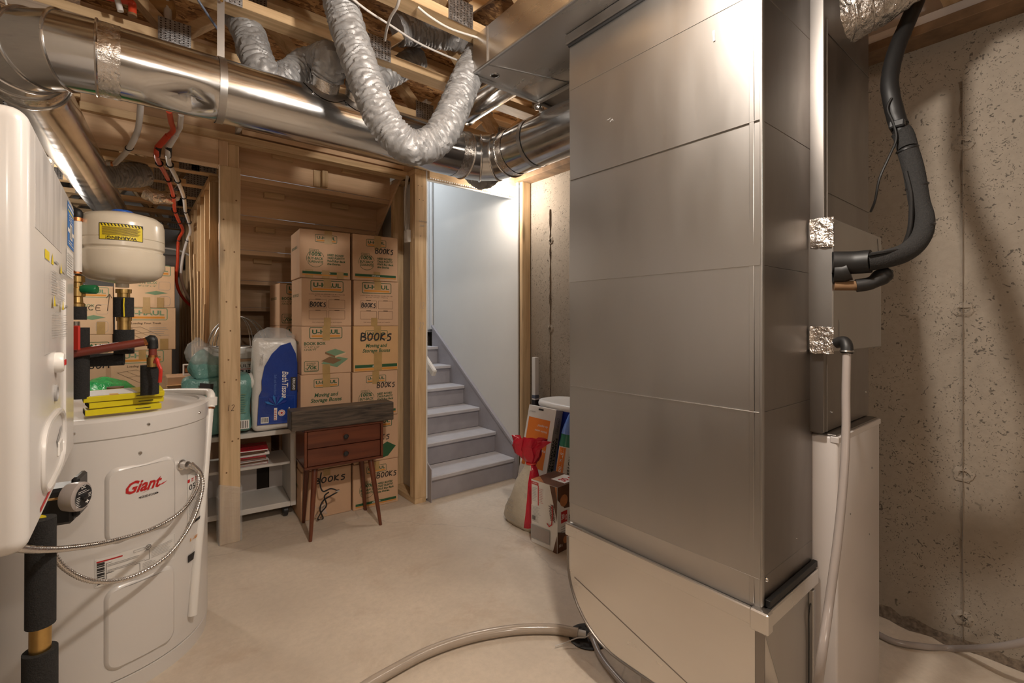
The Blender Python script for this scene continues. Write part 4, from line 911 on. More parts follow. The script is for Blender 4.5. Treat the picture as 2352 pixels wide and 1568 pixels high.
m = MB().tube([Q(285, 684, XT-.031), Q(284, 700, XT-.0315), Q(285, 727, XT-.031)], .0022, 6); m.build('yellow_seam', 'ink_yellow', vp)
seg(284, 672, 684, .019, 'brass', 'nipple', XT); seg(284, 664, 673, .024, 'brass', 'nipple', XT)
MB().cyl(Q(160, 813, T1-.02), Q(338, 784, 1.72), .0145, 16).build('red_pipe', 'pipe_oxide', vp); MB().cyl(Q(333, 785, 1.718), Q(341, 783, 1.722), .0165, 16).build('copper_collar', 'copper', vp)
MB().tube(spl([Q(340, 783, 1.722), Q(349, 779, 1.725), Q(351, 790, 1.727), Q(351, 800, 1.727)], 5), .0165, 14).build('elbow', 'black_rubber', vp)
seg(351, 800, 818, .0125, 'pipe_oxide', 'copper_riser', 1.727); seg(351, 815, 822, .0145, 'copper', 'copper_collar', 1.727); seg(350, 820, 842, .017, 'brass', 'ball_valve', 1.727)
seg(344, 838, 905, .028, 'black_foam', 'insulation', 1.74)
MB().tube(spl([Q(356, 832, 1.70), Q(360, 824, 1.69), Q(364, 838, 1.69), Q(369, 850, 1.69), Q(367, 878, 1.69)], 6), .006, 8).build('valve_lever', 'red_plastic', vp)
MB().cyl(Q(265, 905, 1.8), Q(265, 888, 1.8), .022, 16, .026).build('heater_nipple', 'soil_brown', vp)
# expansion tank
et = thing('expansion_tank', 'beige round expansion tank with upside-down yellow warning sticker', 'tank', None, Q(281, 665, XT))
ec = Q(281, 660, XT); R_ = .1285; HB = .268
MB().lathe([(.020, 0), (.020, .014), (.045, .018), (.095, .028), (.118, .045), (R_, .075), (R_, .125), (R_-.006, .130), (R_-.006, .136), (R_-.001, .142), (R_-.001, .170), (R_-.003, .171), (R_-.001, .173), (R_-.002, .225), (.122, .245), (.105, .26), (.06, .272), (.01, .274)], ec, 56).build('shell', 'tank_beige', et)
MB().lathe([(.036, .270), (.036, .278), (.028, .285), (.004, .285)], ec, 24).build('blue_cap', 'blue_plastic', et)
ae = math.atan2(-ec.y, -ec.x)-.02; g = Print(cylmap(ec.x, ec.y, R_-.0005, ae, ec.z+.158))
g.rect(-.062, 0, .062, .058, 'ink_black', 8); g.rect(-.060, .002, .060, .056, 'ink_yellow', 8)
for i in range(13): u = -.058+i*.0094; g.poly([(u, .056), (u+.004, .056), (u+.008, .048), (u+.004, .048)], 'ink_black')
g.text('WARNING!', 0, .013, .010, 'ink_black', .085, al='c', rot=180)
for i in range(8): g.rect(-.052, .0175+.0037*i, .045+.004*(i % 3), .0188+.0037*i, 'ink_brown', 5)
g.build('warning_sticker', et)
# pump under the boiler
pu = thing('circulator_pump', 'black circulator pump with round dial under the boiler', 'pump', None, Q(150, 1160, 1.30))
c = Q(140, 1155, 1.30); M = Matrix.Translation(c)@Matrix.Rotation(-TH+.5, 4, 'Z')
MB().box(-.045, .035, -.04, .04, -.05, .05, c=.008, M=M).build('housing', 'black_plastic', pu); MB().box(.030, .048, -.038, .038, -.035, .075, c=.006, M=M).build('terminal_box', 'black_plastic', pu)
dcn = Q(176, 1140, 1.27); dn = Vector((.86, -.51, 0)).normalized()
MB().lathe([(.036, -.02), (.039, .0), (.038, .012), (.032, .016), (.004, .016)], dcn, 32, dn).build('motor_cap', 'hose_grey', pu)
uu = Vector((-dn.y, dn.x, 0)); g = Print(plane(dcn+dn*.0165, uu, (0, 0, 1))); g.ring(0, 0, .031, 0, 'ink_grey', 28, True); g.ring(0, 0, .030, 0, 'black_plastic', 28, True)
g.text('DC', 0, .021, .008, 'ink_white', al='c'); g.lines(-.02, .010, .022, .019, 2, 'ink_white', .25); g.lines(-.028, -.022, -.012, .006, 6, 'ink_white', .3); g.lines(.014, -.006, .028, .006, 3, 'ink_white', .3, 3); g.rect(.009, -.022, .012, -.012, 'ink_white'); g.rect(.004, -.0185, .017, -.0155, 'ink_white'); g.build('dial_print', pu)
MB().lathe([(.010, 0), (.009, .006), (.003, .007)], dcn+dn*.017, 16, dn).build('dial_hub', 'black_plastic', pu)
m = MB().box(-.047, .050, -.043, .043, .022, .028, c=.001, M=M); m.build('cable_tie', 'tape_orange_brown', pu)
fp = thing('foam_pipe', 'black foam-insulated pipe with brass coupling below the boiler', 'pipe', None, Q(92, 1400, 1.12))
TP = 1.14
MB().cyl(Q(94, 1190, TP), Q(93, 1434, TP), .028, 24).build('insulation', 'black_foam', fp); MB().cyl(Q(93, 1428, TP), Q(92, 1500, TP), .0205, 24).build('brass_coupling', 'brass', fp)
q0 = Q(92, 1492, TP); MB().cyl(q0, (q0.x, q0.y, .0), .0325, 24).build('insulation', 'black_foam', fp); MB().cyl(Q(110, 1196, TP+.06), Q(94, 1192, TP), .010, 10).build('yellow_tag', 'ink_yellow', fp)

# ================================================================== PIPES AND WIRES OVERHEAD
def pex(name, pts, r, mat, label, n=8, cat='pipe'):
    return tag(MB().tube(spl(pts, n), r, 12).build(name, mat, None), label, cat)
YX = 2.72
tag(MB().tube([P(262, -30, y=2.45), P(277, 26, y=2.45)], .011, 12).build('water_pipe', 'pex_white', None), 'white plastic pipe end slanting down beside the red one, top left', 'pipe')
rp2 = thing('water_pipe', 'thick red plastic pipe with elbow dropping behind the round duct', 'pipe', None, P(303, 20, y=2.45))
MB().tube(spl([P(285, -30, y=2.5), P(300, 4, y=2.45), P(304, 10, y=2.45), P(304, 36, y=2.45)], 5), .014, 14).build('pipe', 'pex_red', rp2); MB().tube([P(240, -8, y=2.46), P(302, 6, y=2.45)], .012, 14).build('pipe_branch', 'pex_red', rp2)
MB().cyl(P(304, 32, y=2.45), P(304, 37, y=2.45), .0155, 14).build('ring', 'soil_brown', rp2)
wp3 = thing('water_pipe', 'white plastic pipe dropping straight behind the round duct', 'pipe', None, P(386, 30, y=2.6))
MB().tube([P(384, -60, y=2.6), P(386, 62, y=2.6)], .0155, 14).build('pipe', 'pex_white', wp3); MB().cyl(P(385, -6, y=2.6), P(385, 4, y=2.6), .0175, 14).build('ring', 'soil_brown', wp3)
tag(soft('glove', 'tape_orange_brown', None, *(lambda c: (c.x-.05, c.x+.07, c.y-.03, c.y+.03, c.z-.04, c.z+.05))(P(360, 10, y=2.62)), .025, 4, None, .02, 14, 2), 'crumpled tan work glove stuffed between the joists', 'glove')
# white pipe and red / white pair running back under the storage-room joists
wq = thing('water_pipe', 'white plastic pipe curving down to a clip under storage joists', 'pipe', None, P(322, 250, y=2.9))
MB().tube(spl([P(324, 210, y=2.75), P(322, 255, y=2.9), P(316, 300, y=3.05), P(300, 335, y=3.12), P(282, 358, y=3.4), P(264, 376, y=3.75)], 8), .0135, 12).build('pipe', 'pex_white', wq)
MB().tube([P(190, 370, y=3.75), P(262, 377, y=3.75)], .0115, 12).build('pipe', 'pex_white', wq); MB().cyl(P(254, 376, y=3.75), P(260, 377, y=3.75), .014, 12).build('copper_ring', 'copper', wq)
for a in (P(297, 340, y=3.16), P(224, 374, y=3.75)): MB().torus(a, (.3, .9, -.4), .016, .004, 16).build('clip', 'black_plastic', wq)
def pair(name, off, mat, label, pts):
    t = thing(name, label, 'pipe', None, pts[0]); MB().tube(spl(pts, 8), .0125, 12).build('pipe', mat, t); return t
rpts = [P(388, 255, y=2.75), P(393, 280, y=2.9), P(397, 300, y=3.0), P(380, 318, y=3.06), P(362, 338, y=3.12), P(360, 358, y=3.16), P(366, 375, y=3.4), P(386, 412, y=3.9), P(398, 450, y=4.35), P(402, 485, y=4.75), P(412, 510, y=5.0), P(420, 530, y=5.15), P(410, 552, y=5.25), P(408, 600, y=5.3), P(405, 640, y=5.35), P(412, 670, y=5.4), P(430, 695, y=5.45), P(446, 706, y=5.5)]
wpts = [P(416, 262, y=2.75), P(414, 285, y=2.9), P(412, 295, y=3.0), P(400, 315, y=3.06), P(386, 338, y=3.12), P(386, 360, y=3.16), P(390, 378, y=3.4), P(408, 415, y=3.9), P(422, 452, y=4.35), P(426, 485, y=4.75), P(434, 510, y=5.0), P(438, 530, y=5.15), P(430, 552, y=5.25), P(420, 590, y=5.3), P(416, 630, y=5.35), P(422, 660, y=5.4), P(434, 684, y=5.45), P(447, 694, y=5.5)]
t1 = pair('supply_pipe', 0, 'pex_red', 'red plastic water pipe snaking back under the storage-room joists', rpts); t2 = pair('supply_pipe', 0, 'pex_white', 'white plastic water pipe running beside the red one', wpts)
for q, t in ((rpts, t1), (wpts, t2)):
    MB().tube([q[3]+(q[2]-q[3])*.35, q[4]], .0150, 12).build('fitting_sleeve', 'pex_red' if t is t1 else 'pex_white', t)
    MB().tube([q[4]+(q[3]-q[4])*.1, q[5]], .0155, 12).build('elbow', 'black_rubber', t)
    for i in (6, 7, 8, 9, 10, 12): MB().torus(q[i], (q[i+1]-q[i-1]), .0165, .004, 16).build('clip', 'black_plastic', t)
tag(MB().tube(spl([P(365, 568, y=5.6), P(410, 575, y=5.6), P(440, 590, y=5.6), P(470, 620, y=5.55)], 8), .009, 8).build('cable', 'wire_white', None), 'thin white cable arcing to the storage partition', 'cable')
dpv = thing('drain_pipe', 'dark drain pipe with black elbow across the storage-room back', 'pipe', None, P(400, 600, y=6.3))
MB().tube([P(100, 590, y=6.3), P(425, 602, y=6.3)], .075, 20).build('pipe', 'hose_grey', dpv); MB().tube(spl([P(418, 602, y=6.3), P(440, 600, y=6.3), P(447, 585, y=6.3), P(448, 560, y=6.3)], 6), .09, 20).build('elbow', 'black_plastic', dpv)
for pts, lb, mt, r_ in (([P(800, -10, z=2.52), P(845, 25, z=2.52), P(900, 60, z=2.53), P(960, 98, z=2.53), P(1030, 130, z=2.53), P(1090, 152, z=2.53)], 'white cable stapled along under the joists by the big U duct', 'wire_white', .0045),
        ([P(918, -8, z=2.5), P(912, 15, z=2.49), P(897, 40, z=2.49), P(888, 68, z=2.5), P(884, 92, z=2.52)], 'short white cable drooping between two joists', 'wire_white', .0055),
        ([P(960, 16, z=2.53), P(990, 40, z=2.51), P(1035, 66, z=2.51), P(1096, 86, z=2.52)], 'white cable running along joist to the trunk duct', 'wire_white', .0045),
        ([P(455, 0, z=2.5), P(478, 35, z=2.47), P(505, 75, z=2.44), P(514, 92, z=2.42)], 'dark blue cable slanting down behind the hanger strap', 'wire_blue', .0045),
        ([P(12, 0, y=2.3), P(20, 30, y=2.3), P(28, 62, y=2.3)], 'thin white cord hanging by the left duct elbow', 'wire_white', .003)):
    pex('cable', pts, r_, mt, lb, cat='cable')
for k in range(3):
    pex('cable', [(1.545+.008*k, 3.12, 2.36), (1.535+.006*k, 3.125+.006*k, 2.2), (1.54+.012*k, 3.13, 2.0), (1.553, 3.13, 1.955-.02*k)], .0045, 'wire_white', ('left', 'middle', 'right')[k]+' of three grey cables running down to the switch box', cat='cable')
lsh = thing('instruction_sheet', 'white printed sheet fixed flat below the joists by the stair bulb', 'paper', None, (2.0, 2.2, 2.52))
q = [P(1212, 395, z=2.525), P(1248, 402, z=2.525), P(1308, 374, z=2.525), P(1272, 366, z=2.525)]
MB().prism([(a.x, a.y) for a in q], (0, 0, 2.52), (1, 0, 0), (0, 1, 0), (0, 0, .003)).build('sheet', 'paper_white', lsh)
g = Print(lambda a, b, h: (q[0]+(q[1]-q[0])*a+(q[3]-q[0])*b)*1.0+Vector((0, 0, 2.52-h-(q[0]+(q[1]-q[0])*a+(q[3]-q[0])*b).z)))
for i in range(12): g.rect(.15, .1+.065*i, .8, .12+.065*i, 'ink_grey')
g.build('printed_lines', lsh)

# ================================================================== MOVING BOXES
def logo(p, u, v, w, s=1.0, gm='ink_green', om='ink_orange'):
    h = w*.36; p.frame(u-w/2, v, u+w/2, v+h, w*.022, gm, w*.055); p.text('U-HAUL', u, v+h*.42, h*.36, gm, w*.84, 0, .035, 'c'); p.rect(u-w*.43, v+h*.14, u+w*.43, v+h*.30, om)
def buyback(p, w, h, word=None, band=True):
    logo(p, .01*w, h*.75, w*.44)
    c = (-.20*w, .40*h); p.ring(c[0], c[1], w*.175, w*.008, 'ink_green'); p.rect(c[0]-w*.13, c[1]+h*.135, c[0]+w*.07, c[1]+h*.20, 'cardboard'); p.frame(c[0]-w*.12, c[1]+h*.14, c[0]+w*.06, c[1]+h*.195, w*.006, 'ink_green')
    p.text('U-HAUL', c[0]-w*.03, c[1]+h*.15, h*.030, 'ink_green', w*.14, .1, .02, 'c'); p.text('100%', c[0], c[1]+h*.06, h*.075, 'ink_green', w*.24, .1, .03, 'c')
    p.rect(c[0]-w*.165, c[1]-h*.09, c[0]+w*.175, c[1]+h*.045, 'cardboard'); p.text('BUY-BACK', c[0], c[1]-h*.02, h*.052, 'ink_green', w*.30, .1, .03, 'c'); p.text('GUARANTEE', c[0], c[1]-h*.085, h*.048, 'ink_green', w*.30, .1, .03, 'c')
    for i, t in enumerate(('NEED BOXES?', 'TAKE PLENTY!', "We'll Buy Back", 'the Extras.')): p.text(t, .03*w, h*(.475-.062*i), h*.042, 'ink_green', w*(.34, .35, .37, .27)[i], .2, .03)
    if band:
        p.rect(-w*.45, h*.085, w*.45, h*.135, 'ink_green'); p.text('uhaul.com', 0, h*.097, h*.030, 'ink_white', w*.18, .1, .02, 'c'); p.rect(-w*.45, h*.055, w*.45, h*.075, 'ink_orange')
def grid(p, w, h):
    logo(p, .0, h*.72, w*.66)
    p.text('U-HAUL BOXES ARE DESIGNED FOR MULTIPLE USES', 0, h*.66, h*.018, 'ink_brown', w*.72, .1, .01, 'c'); p.text('Moving - Storage - Shipping', 0, h*.625, h*.016, 'ink_brown', w*.5, .1, .005, 'c')
    for u0, u1 in ((-.36, -.01), (.03, .36)):
        for v0, v1 in ((.38, .56), (.15, .33)): p.frame(u0*w, v0*h, u1*w, v1*h, w*.005, 'ink_brown'); p.rect((u0+u1)*w/2-w*.05, v1*h-.001, (u0+u1)*w/2+w*.05, v1*h+h*.012, 'ink_brown')
    p.text('Visit uhaul.com for boxes and supplies', 0, h*.075, h*.016, 'ink_brown', w*.6, 0, .005, 'c')
def bookbox(p, w, h):
    logo(p, -.02*w, h*.74, w*.66); p.text('BOOK BOX', -.45*w, h*.61, h*.062, 'ink_green', w*.42, 0, .03); p.text('12" x 12" x 12"', -.45*w, h*.555, h*.034, 'ink_green', w*.30, .2, .015); p.text('1.0 CU FT', -.45*w, h*.495, h*.040, 'ink_green', w*.24, .2, .02)
    p.frame(-.45*w, .06*h, -.17*w, .28*h, w*.01, 'ink_green', w*.03); p.text('U-HAUL', -.40*w, .22*h, h*.03, 'ink_green', w*.18); p.text('BOXES', -.40*w, .185*h, h*.026, 'ink_green', w*.15); p.text('OK', -.34*w, .11*h, h*.065, 'ink_green', w*.14, 0, .04); p.stroke([(-.42*w, .14*h), (-.39*w, .105*h), (-.33*w, .20*h)], w*.018, 'ink_green'); p.text('FOR SHIPPING', -.43*w, .075*h, h*.018, 'ink_green', w*.24)
    gm = 'ink_faded_green'; p.poly([(-.12*w, .22*h), (.20*w, .13*h), (.43*w, .30*h), (.10*w, .38*h)], gm); p.poly([(-.12*w, .27*h), (.12*w, .20*h), (.30*w, .28*h), (.05*w, .36*h)], 'soil_brown'); p.poly([(-.04*w, .46*h), (.16*w, .37*h), (.38*w, .44*h), (.16*w, .52*h)], gm); p.poly([(.16*w, .33*h), (.38*w, .40*h), (.38*w, .44*h), (.16*w, .37*h)], 'cardboard_pale'); p.poly([(-.04*w, .42*h), (.16*w, .33*h), (.16*w, .37*h), (-.04*w, .46*h)], 'soil_brown')
def moving(p, w, h):
    logo(p, 0, h*.72, w*.50); p.text('Moving and', 0, h*.53, h*.078, 'ink_green', w*.48, .25, .025, 'c'); p.text('Storage Boxes', 0, h*.42, h*.078, 'ink_green', w*.62, .25, .025, 'c')
    p.rect(-w*.47, h*.085, w*.47, h*.15, 'ink_green'); p.text('uhaul.com', 0, h*.10, h*.036, 'ink_white', w*.18, .1, .02, 'c'); p.rect(-w*.47, h*.03, w*.47, h*.07, 'ink_orange')
def kitchen(p, w, h, t='MEDIUM BOX'):
    logo(p, .12*w, h*.76, w*.62, 1, 'ink_faded_green'); p.text(t, -.30*w, h*.56, h*.065, 'ink_faded_green', w*.5, 0, .02); p.text('18" x 18" x 16"', -.12*w, h*.49, h*.035, 'ink_faded_green', w*.3)
    p.poly([(-.02*w, .34*h), (.18*w, .40*h), (.38*w, .35*h), (.16*w, .30*h)], 'ink_faded_green'); p.poly([(.0, .33*h), (.16*w, .29*h), (.16*w, .06*h), (.04*w, .08*h)], 'cardboard_pale'); p.frame(.22*w, .04*h, .42*w, .28*h, w*.006, 'ink_grey', .06*w); p.frame(.22*w, .42*h, .42*w, .62*h, w*.005, 'ink_grey', .04*w)
def loading(p, w, h):
    logo(p, .0, h*.70, w*.72, 1, 'ink_faded_green'); p.text('Loading Your Truck', 0, h*.61, h*.045, 'ink_brown', w*.5, .2, .015, 'c'); p.lines(.05*w, .34*h, .40*w, .56*h, 5, 'ink_grey', .2)
    p.stroke([(-.40*w, .50*h), (-.10*w, .55*h), (.25*w, .32*h), (-.05*w, .25*h), (-.40*w, .50*h)], w*.005, 'ink_brown'); p.stroke([(-.25*w, .52*h), (.10*w, .29*h)], w*.004, 'ink_brown'); p.stroke([(-.25*w, .375*h), (.08*w, .43*h)], w*.004, 'ink_brown')
def mbox(label, x, y, z, rz, w, d, h, art, word=None, tape=((0, .72, .28, .055),), mat='cardboard', group='stacked moving boxes', flaps=True):
    """x,y: front left corner on the floor plan; front faces -Y after turning by rz"""
    t = thing('moving_box', label, 'box', group, (x, y, z)); M = RZ(x, y, rz, z)
    MB().box(0, w, 0, d, .0008, h-.0008, c=.003, M=M).build('carton', mat, t)
    fn = lambda a, b, k: M@Vector((w/2+a, -k, b))
    p = Print(fn)
    if art: art(p, w, h)
    if word: word(p, w, h)
    if p.f: p.build('printed_artwork', t)
    for i, (u, v0, ln, tw) in enumerate(tape):
        q = Print(lambda a, b, k: fn(a, b, k+.0012+.0004*i)); q.rect((u-tw/2*3.0)*w*.9 if 0 else u*w-tw*w, v0*h, u*w+tw*w, min(1, v0+ln)*h, 'tape_tan'); q.build('tape_strip', t)
    s = Print(lambda a, b, k: M@Vector((-k, a, b))); s.text('BOOK BOX', d*.85, h*.62, h*.06, 'ink_green', -d*.6, 0, .02); s.build('side_lettering', t)
    if z > 1.5:
        q = Print(lambda a, b, k: M@Vector((w/2+a, b, h-.0008+k))); q.rect(-.03, 0, .03, d, 'tape_tan'); q.build('top_tape', t)
    return t
BW, BD, BH = .322, .312, .3185
bk = lambda u, v, hh=.085, ww=.062, lw=.0055: (lambda p, w, h: p.hand('BOOKS', u*w, v*h, hh*h*1.0 if hh < 1 else hh, ww*w*1.0, 'ink_black', lw))
lx, ly, rx, ry = .858, 3.24, 1.186, 3.20
Lst = [('bottom box of the left stack, under the small table', None, bk(-.25, .72, .12, .13, .008), 'cardboard', ((0, .86, .14, .07),)),
       ('second box up in the left stack, hidden behind the table', buyback, None, 'cardboard', ((0, .72, .28, .07),)),
       ('moving and storage box behind the dark plank, left stack', moving, bk(-.30, .16, .13, .14, .008), 'cardboard', ((0, .72, .28, .075),)),
       ('book box printed with a pile of books, left stack', bookbox, None, 'cardboard', ((-.02, .70, .30, .075), (-.02, 0, .20, .075))),
       ('left stack box with four blank squares, one marked books', grid, bk(-.345, .41, .10, .065, .006), 'cardboard', ((.0, .80, .20, .075), (0, 0, .18, .07))),
       ('top box of the left stack, three tape pieces along its foot', lambda p, w, h: buyback(p, w, h), None, 'cardboard', ((.05, .72, .28, .075), (-.32, .0, .17, .075), (0, .0, .17, .075), (.29, .0, .15, .07)))]
Rst = [('bottom box of the right stack, by the stair wall', buyback, bk(.0, .62, .12, .095, .006), 'cardboard', ((0, .80, .20, .07),)),
       ('second box up in the right stack, green dart on its side', lambda p, w, h: (logo(p, .05*w, h*.74, w*.6), p.poly([(.12*w, .05*h), (.26*w, .08*h), (.44*w, .28*h), (.24*w, .40*h), (.12*w, .34*h)], 'ink_green')), bk(-.28, .46, .12, .12, .006), 'cardboard', ((0, .75, .25, .07),)),
       ('right stack box marked books above the plank end', buyback, bk(.02, .63, .12, .085, .006), 'cardboard', ((.0, .72, .28, .075),)),
       ('orange-brown moving and storage box scrawled books, right stack', moving, bk(-.36, .68, .17, .145, .010), 'cardboard_new', ((.02, .66, .34, .08), (.03, 0, .42, .09))),
       ('right stack box with four blank squares, one marked books', grid, bk(-.345, .41, .10, .065, .006), 'cardboard', ((.02, .80, .20, .075), (-.06, 0, .18, .07))),
       ('top box of the right stack, books written beside its logo', buyback, bk(-.02, .61, .12, .085, .006), 'cardboard', ((.04, .68, .32, .075), (.02, 0, .20, .075)))]
JL = (0, .006, -.003, .003, .004, -.010); JR = (0, .004, -.006, .004, .007, -.004)
for k in range(6):
    lb, art, wd, mt, tp = Lst[k]; mbox(lb, lx+JL[k], ly+JL[k]*.6, k*BH, -3.5+JL[k]*90, BW, BD, BH, art, wd, tp, mt)
    lb, art, wd, mt, tp = Rst[k]; mbox(lb, rx+JR[k], ry+JR[k]*.6, k*BH, -4+JR[k]*90, BW, BD, BH, art, wd, tp, mt)
# row behind, only its upper end shows past the paper pack
for k in range(5):
    mbox(('lowest', 'second', 'third', 'fourth', 'topmost')[k]+' book box of the rear stack below the stair risers', .855, 3.80, k*BH, 0, BW, BD, BH, bookbox if k > 2 else None, None, (), 'cardboard', 'rear stack of book boxes')
# storage-room boxes behind the heater
KW, KH = .40, .356
for k in range(5):
    art = (loading, loading, loading, loading, kitchen)[k]
    mbox(('bottom pale box of the storage-room right stack', 'second pale box of the storage-room right stack', 'third pale box of storage-room right stack, truck print', 'fourth pale box of storage-room right stack, loading truck print', 'top pale kitchen box of the storage-room right stack')[k], -.112+(.012, -.008, -.016, .010, .004)[k], 4.98, k*KH, 0, KW, .40, KH, art, None,
         ((0, .78, .22, .06),) if k == 2 else ((.02, 0, .24, .06), (.25, 0, .24, .06)) if k == 4 else ((.30, 0, .26, .07), (0, .86, .14, .07)) if k == 3 else (), 'cardboard_pale', 'pale boxes in the storage room')
offw = lambda p, w, h: (p.hand('OFFICE', -.42*w, .50*h, .10*h, .125*w, 'ink_brown', .005), p.hand('^', .36*w, .62*h, .22*h, .14*w, 'ink_brown', .005))
for k in range(4):
    art = (lambda p, w, h: (logo(p, .15*w, h*.62, w*.6), p.text('KITCHEN', -.2*w, .38*h, .08*h, 'ink_brown', .6*w)), lambda p, w, h: logo(p, .15*w, h*.62, w*.6), lambda p, w, h: logo(p, .12*w, h*.62, w*.66), kitchen)[k]
    mbox(('bottom box of the storage-room left stack', 'second box of the storage-room left stack', 'third box of storage-room left stack, below the office box', 'office box with drawn arrow, storage-room left stack')[k], -.515+(.004, .010, .008, .012)[k], 5.16-.0, k*.400, 0, .385, .40, .400, art, (offw if k == 3 else (lambda p, w, h: p.hand('GOM', .1*w, .3*h, .12*h, .12*w, 'ink_black', .009)) if k == 2 else None), ((.3, 0, .26, .07),) if k == 3 else (), 'cardboard_pale', 'pale boxes in the storage room')
# green bag and odds and ends in the storage room
gb = MB().lathe([(.02, 0), (.19, .01), (.23, .15), (.235, .45), (.22, .68), (.19, .80), (.12, .87), (.03, .90), (.005, .905)], (-.16, 4.52, 0), 40)
for p_ in gb.v: p_ += noise.noise_vector(p_*9)*.03*(1 if p_.z > .03 else 0)
tag(gb.build('plastic_bag', 'green_bag', None, ang=80), 'shiny green plastic bag standing in front of the pale boxes', 'bag')
bcx = thing('storage_carton', 'brown carton against the storage partition behind the heater', 'box', None, (.33, 4.72, 0))
B('carton', 'cardboard', bcx, .22, .43, 4.6, 4.88, 0, .865, c=.004); B('flap', 'cardboard_new', bcx, .215, .435, 4.55, 4.60, .80, .804, c=.001)
sbx = thing('small_carton', 'small pale printed carton on the brown carton', 'box', None, (.36, 4.72, .866))
B('carton', 'paper_white', sbx, .33, .42, 4.64, 4.74, .866, .955, c=.002); g = Print(plane((.33, 4.64, .866), (1, 0, 0), (0, 0, 1))); g.rect(.005, .02, .085, .085, 'choc'); g.rect(.01, .03, .04, .06, 'almond'); g.build('carton_print', sbx)

# ================================================================== CART AND ITS LOAD
ct = thing('shelf_cart', 'white rolling shelf cart half hidden behind the pine post', 'cart', None, (.6, 3.55, 0))
M = RZ(.86, 3.365, -5); cw, cd, czb, czt = .60, .36, .075, .59
def cb(name, mat, *a, c=.003): return MB().box(*a, c=c, M=M).build(name, mat, ct)
cb('top_board', 'shelf_white', -cw, 0, 0, cd, czt-.03, czt); cb('side_board', 'shelf_white', -.034, 0, 0, cd, czb, czt-.0305); cb('side_board', 'shelf_white', -cw, -cw+.034, 0, cd, czb, czt-.0305)
cb('bottom_board', 'shelf_white', -cw+.0345, -.0345, .0, cd, czb, czb+.034); cb('middle_shelf', 'shelf_white', -cw+.0345, -.0345, .01, cd-.01, .355, .373); cb('back_board', 'furnace_paint', -cw+.0345, -.0345, cd-.008, cd-.002, czb+.035, .36, c=0)
cb('back_slot', 'dark_void', -.20, -.12, cd-.0095, cd-.0085, czb+.04, .355, c=0)
for x_ in (-.06, -cw+.06):
    for y_ in (.05, cd-.05):
        q = M@Vector((x_, y_, .034)); c_ = MB().cyl(q+Vector((-.012, 0, 0)), q+Vector((.012, 0, 0)), .033, 20).build('caster_wheel', 'black_plastic', ct); MB().box(-.018, .018, -.02, .02, -.005, .040, c=.003, M=Matrix.Translation(q)).build('caster_fork', 'black_plastic', c_)
# magazines on the middle shelf
MC = ('bag_red', 'paper_white', 'choc', 'bag_red', 'paper_white', 'ink_brown', 'bag_red')
ML = ('bottom', 'second', 'third', 'fourth', 'fifth', 'sixth', 'top')
z = .3735
for i, mc in enumerate(MC):
    h_ = (.012, .016, .010, .014, .018, .012, .012)[i]; q = Matrix.Translation((.57+.012*math.sin(i*2.2), 3.535+.008*math.cos(i*3), 0))@Matrix.Rotation(math.radians(-5+4*math.sin(i*1.7)), 4, 'Z')
    bk_ = thing('boxed_set', ML[i]+' flat red and white packet in the pile on the cart shelf', 'packet', 'flat packets on the cart shelf', q.translation+Vector((0, 0, z)))
    MB().box(-.12+.01*(i % 3), .14-.012*(i % 2), -.11, .10, z, z+h_, c=.002, M=q).build('cover', mc, bk_); MB().box(-.118, .137-.012*(i % 2), -.111, -.1095, z+.003, z+h_-.003, c=0, M=q).build('page_edge', 'paper_white' if i % 2 == 0 else 'choc', bk_); z += h_+.0008
# bath tissue pack
tp = thing('bath_tissue_pack', 'tall blue and white bath tissue pack leaning on the box stack', 'paper pack', None, (.73, 3.42, czt))
Mt = Matrix.Translation((.738, 3.455, czt+.004))@Matrix.Rotation(math.radians(-5), 4, 'Z')@Matrix.Rotation(math.radians(1.0), 4, 'Y')
def packmesh(name, mat, par, w, d, h, r, M, dis=.010, ds=9): return soft(name, mat, par, -w/2, w/2, -d/2, d/2, 0, h, r, 4, M, dis, ds, 4)
packmesh('wrapped_rolls', 'pack_white', tp, .265, .19, .60, .035, Mt, .008, 8)
pf_ = lambda a, b, h: Mt@Vector((a, -.1035-h*2-.004*math.cos(a*10), b))
g = Print(pf_)
g.poly([(-.105, .045), (.125, .045), (.128, .30), (.125, .44), (.115, .50), (.08, .575), (.02, .555), (-.03, .50), (-.07, .42), (-.085, .33), (-.082, .27), (-.098, .235)], 'pack_navy')
g.frame(-.098, .052, .115, .225, .002, 'blue_plastic'); g.text('BathTissue', .035, .385, .036, 'ink_white', .175, .2, .012, rot=-90); g.text('Soft and Absorbent', -.012, .365, .014, 'blue_wrap', .13, 0, .006, rot=-90)
g.rect(.086, .255, .122, .345, 'ink_black'); g.text('KIRKLAND', .098, .338, .016, 'ink_white', .078, 0, .015, rot=-90)
g.rect(-.085, .055, -.040, .095, 'ink_white')
for i in range(6): g.rect(-.080+.0062*i, .062, -.077+.0062*i, .09, 'ink_black')
g.ring(.035, .115, .021, 0, 'ink_white', 20, True); g.ring(.035, .115, .017, .003, 'ink_red', 20); g.ring(.035, .115, .008, 0, 'ink_red', 6, True); g.rect(-.010, .07, .008, .15, 'ink_white'); g.lines(-.008, .075, .006, .145, 6, 'ink_red', .4)
g.text('40 ROLLS', .075, .15, .009, 'ink_white', .06, rot=-90)
for i in range(6): a = math.radians(25+26*i); g.poly([(.0, .165), (.055*math.cos(a-.14), .165+.055*math.sin(a-.14)), (.072*math.cos(a), .165+.072*math.sin(a)), (.055*math.cos(a+.14), .165+.055*math.sin(a+.14))], 'ink_blue' if i % 2 else 'bin_blue')
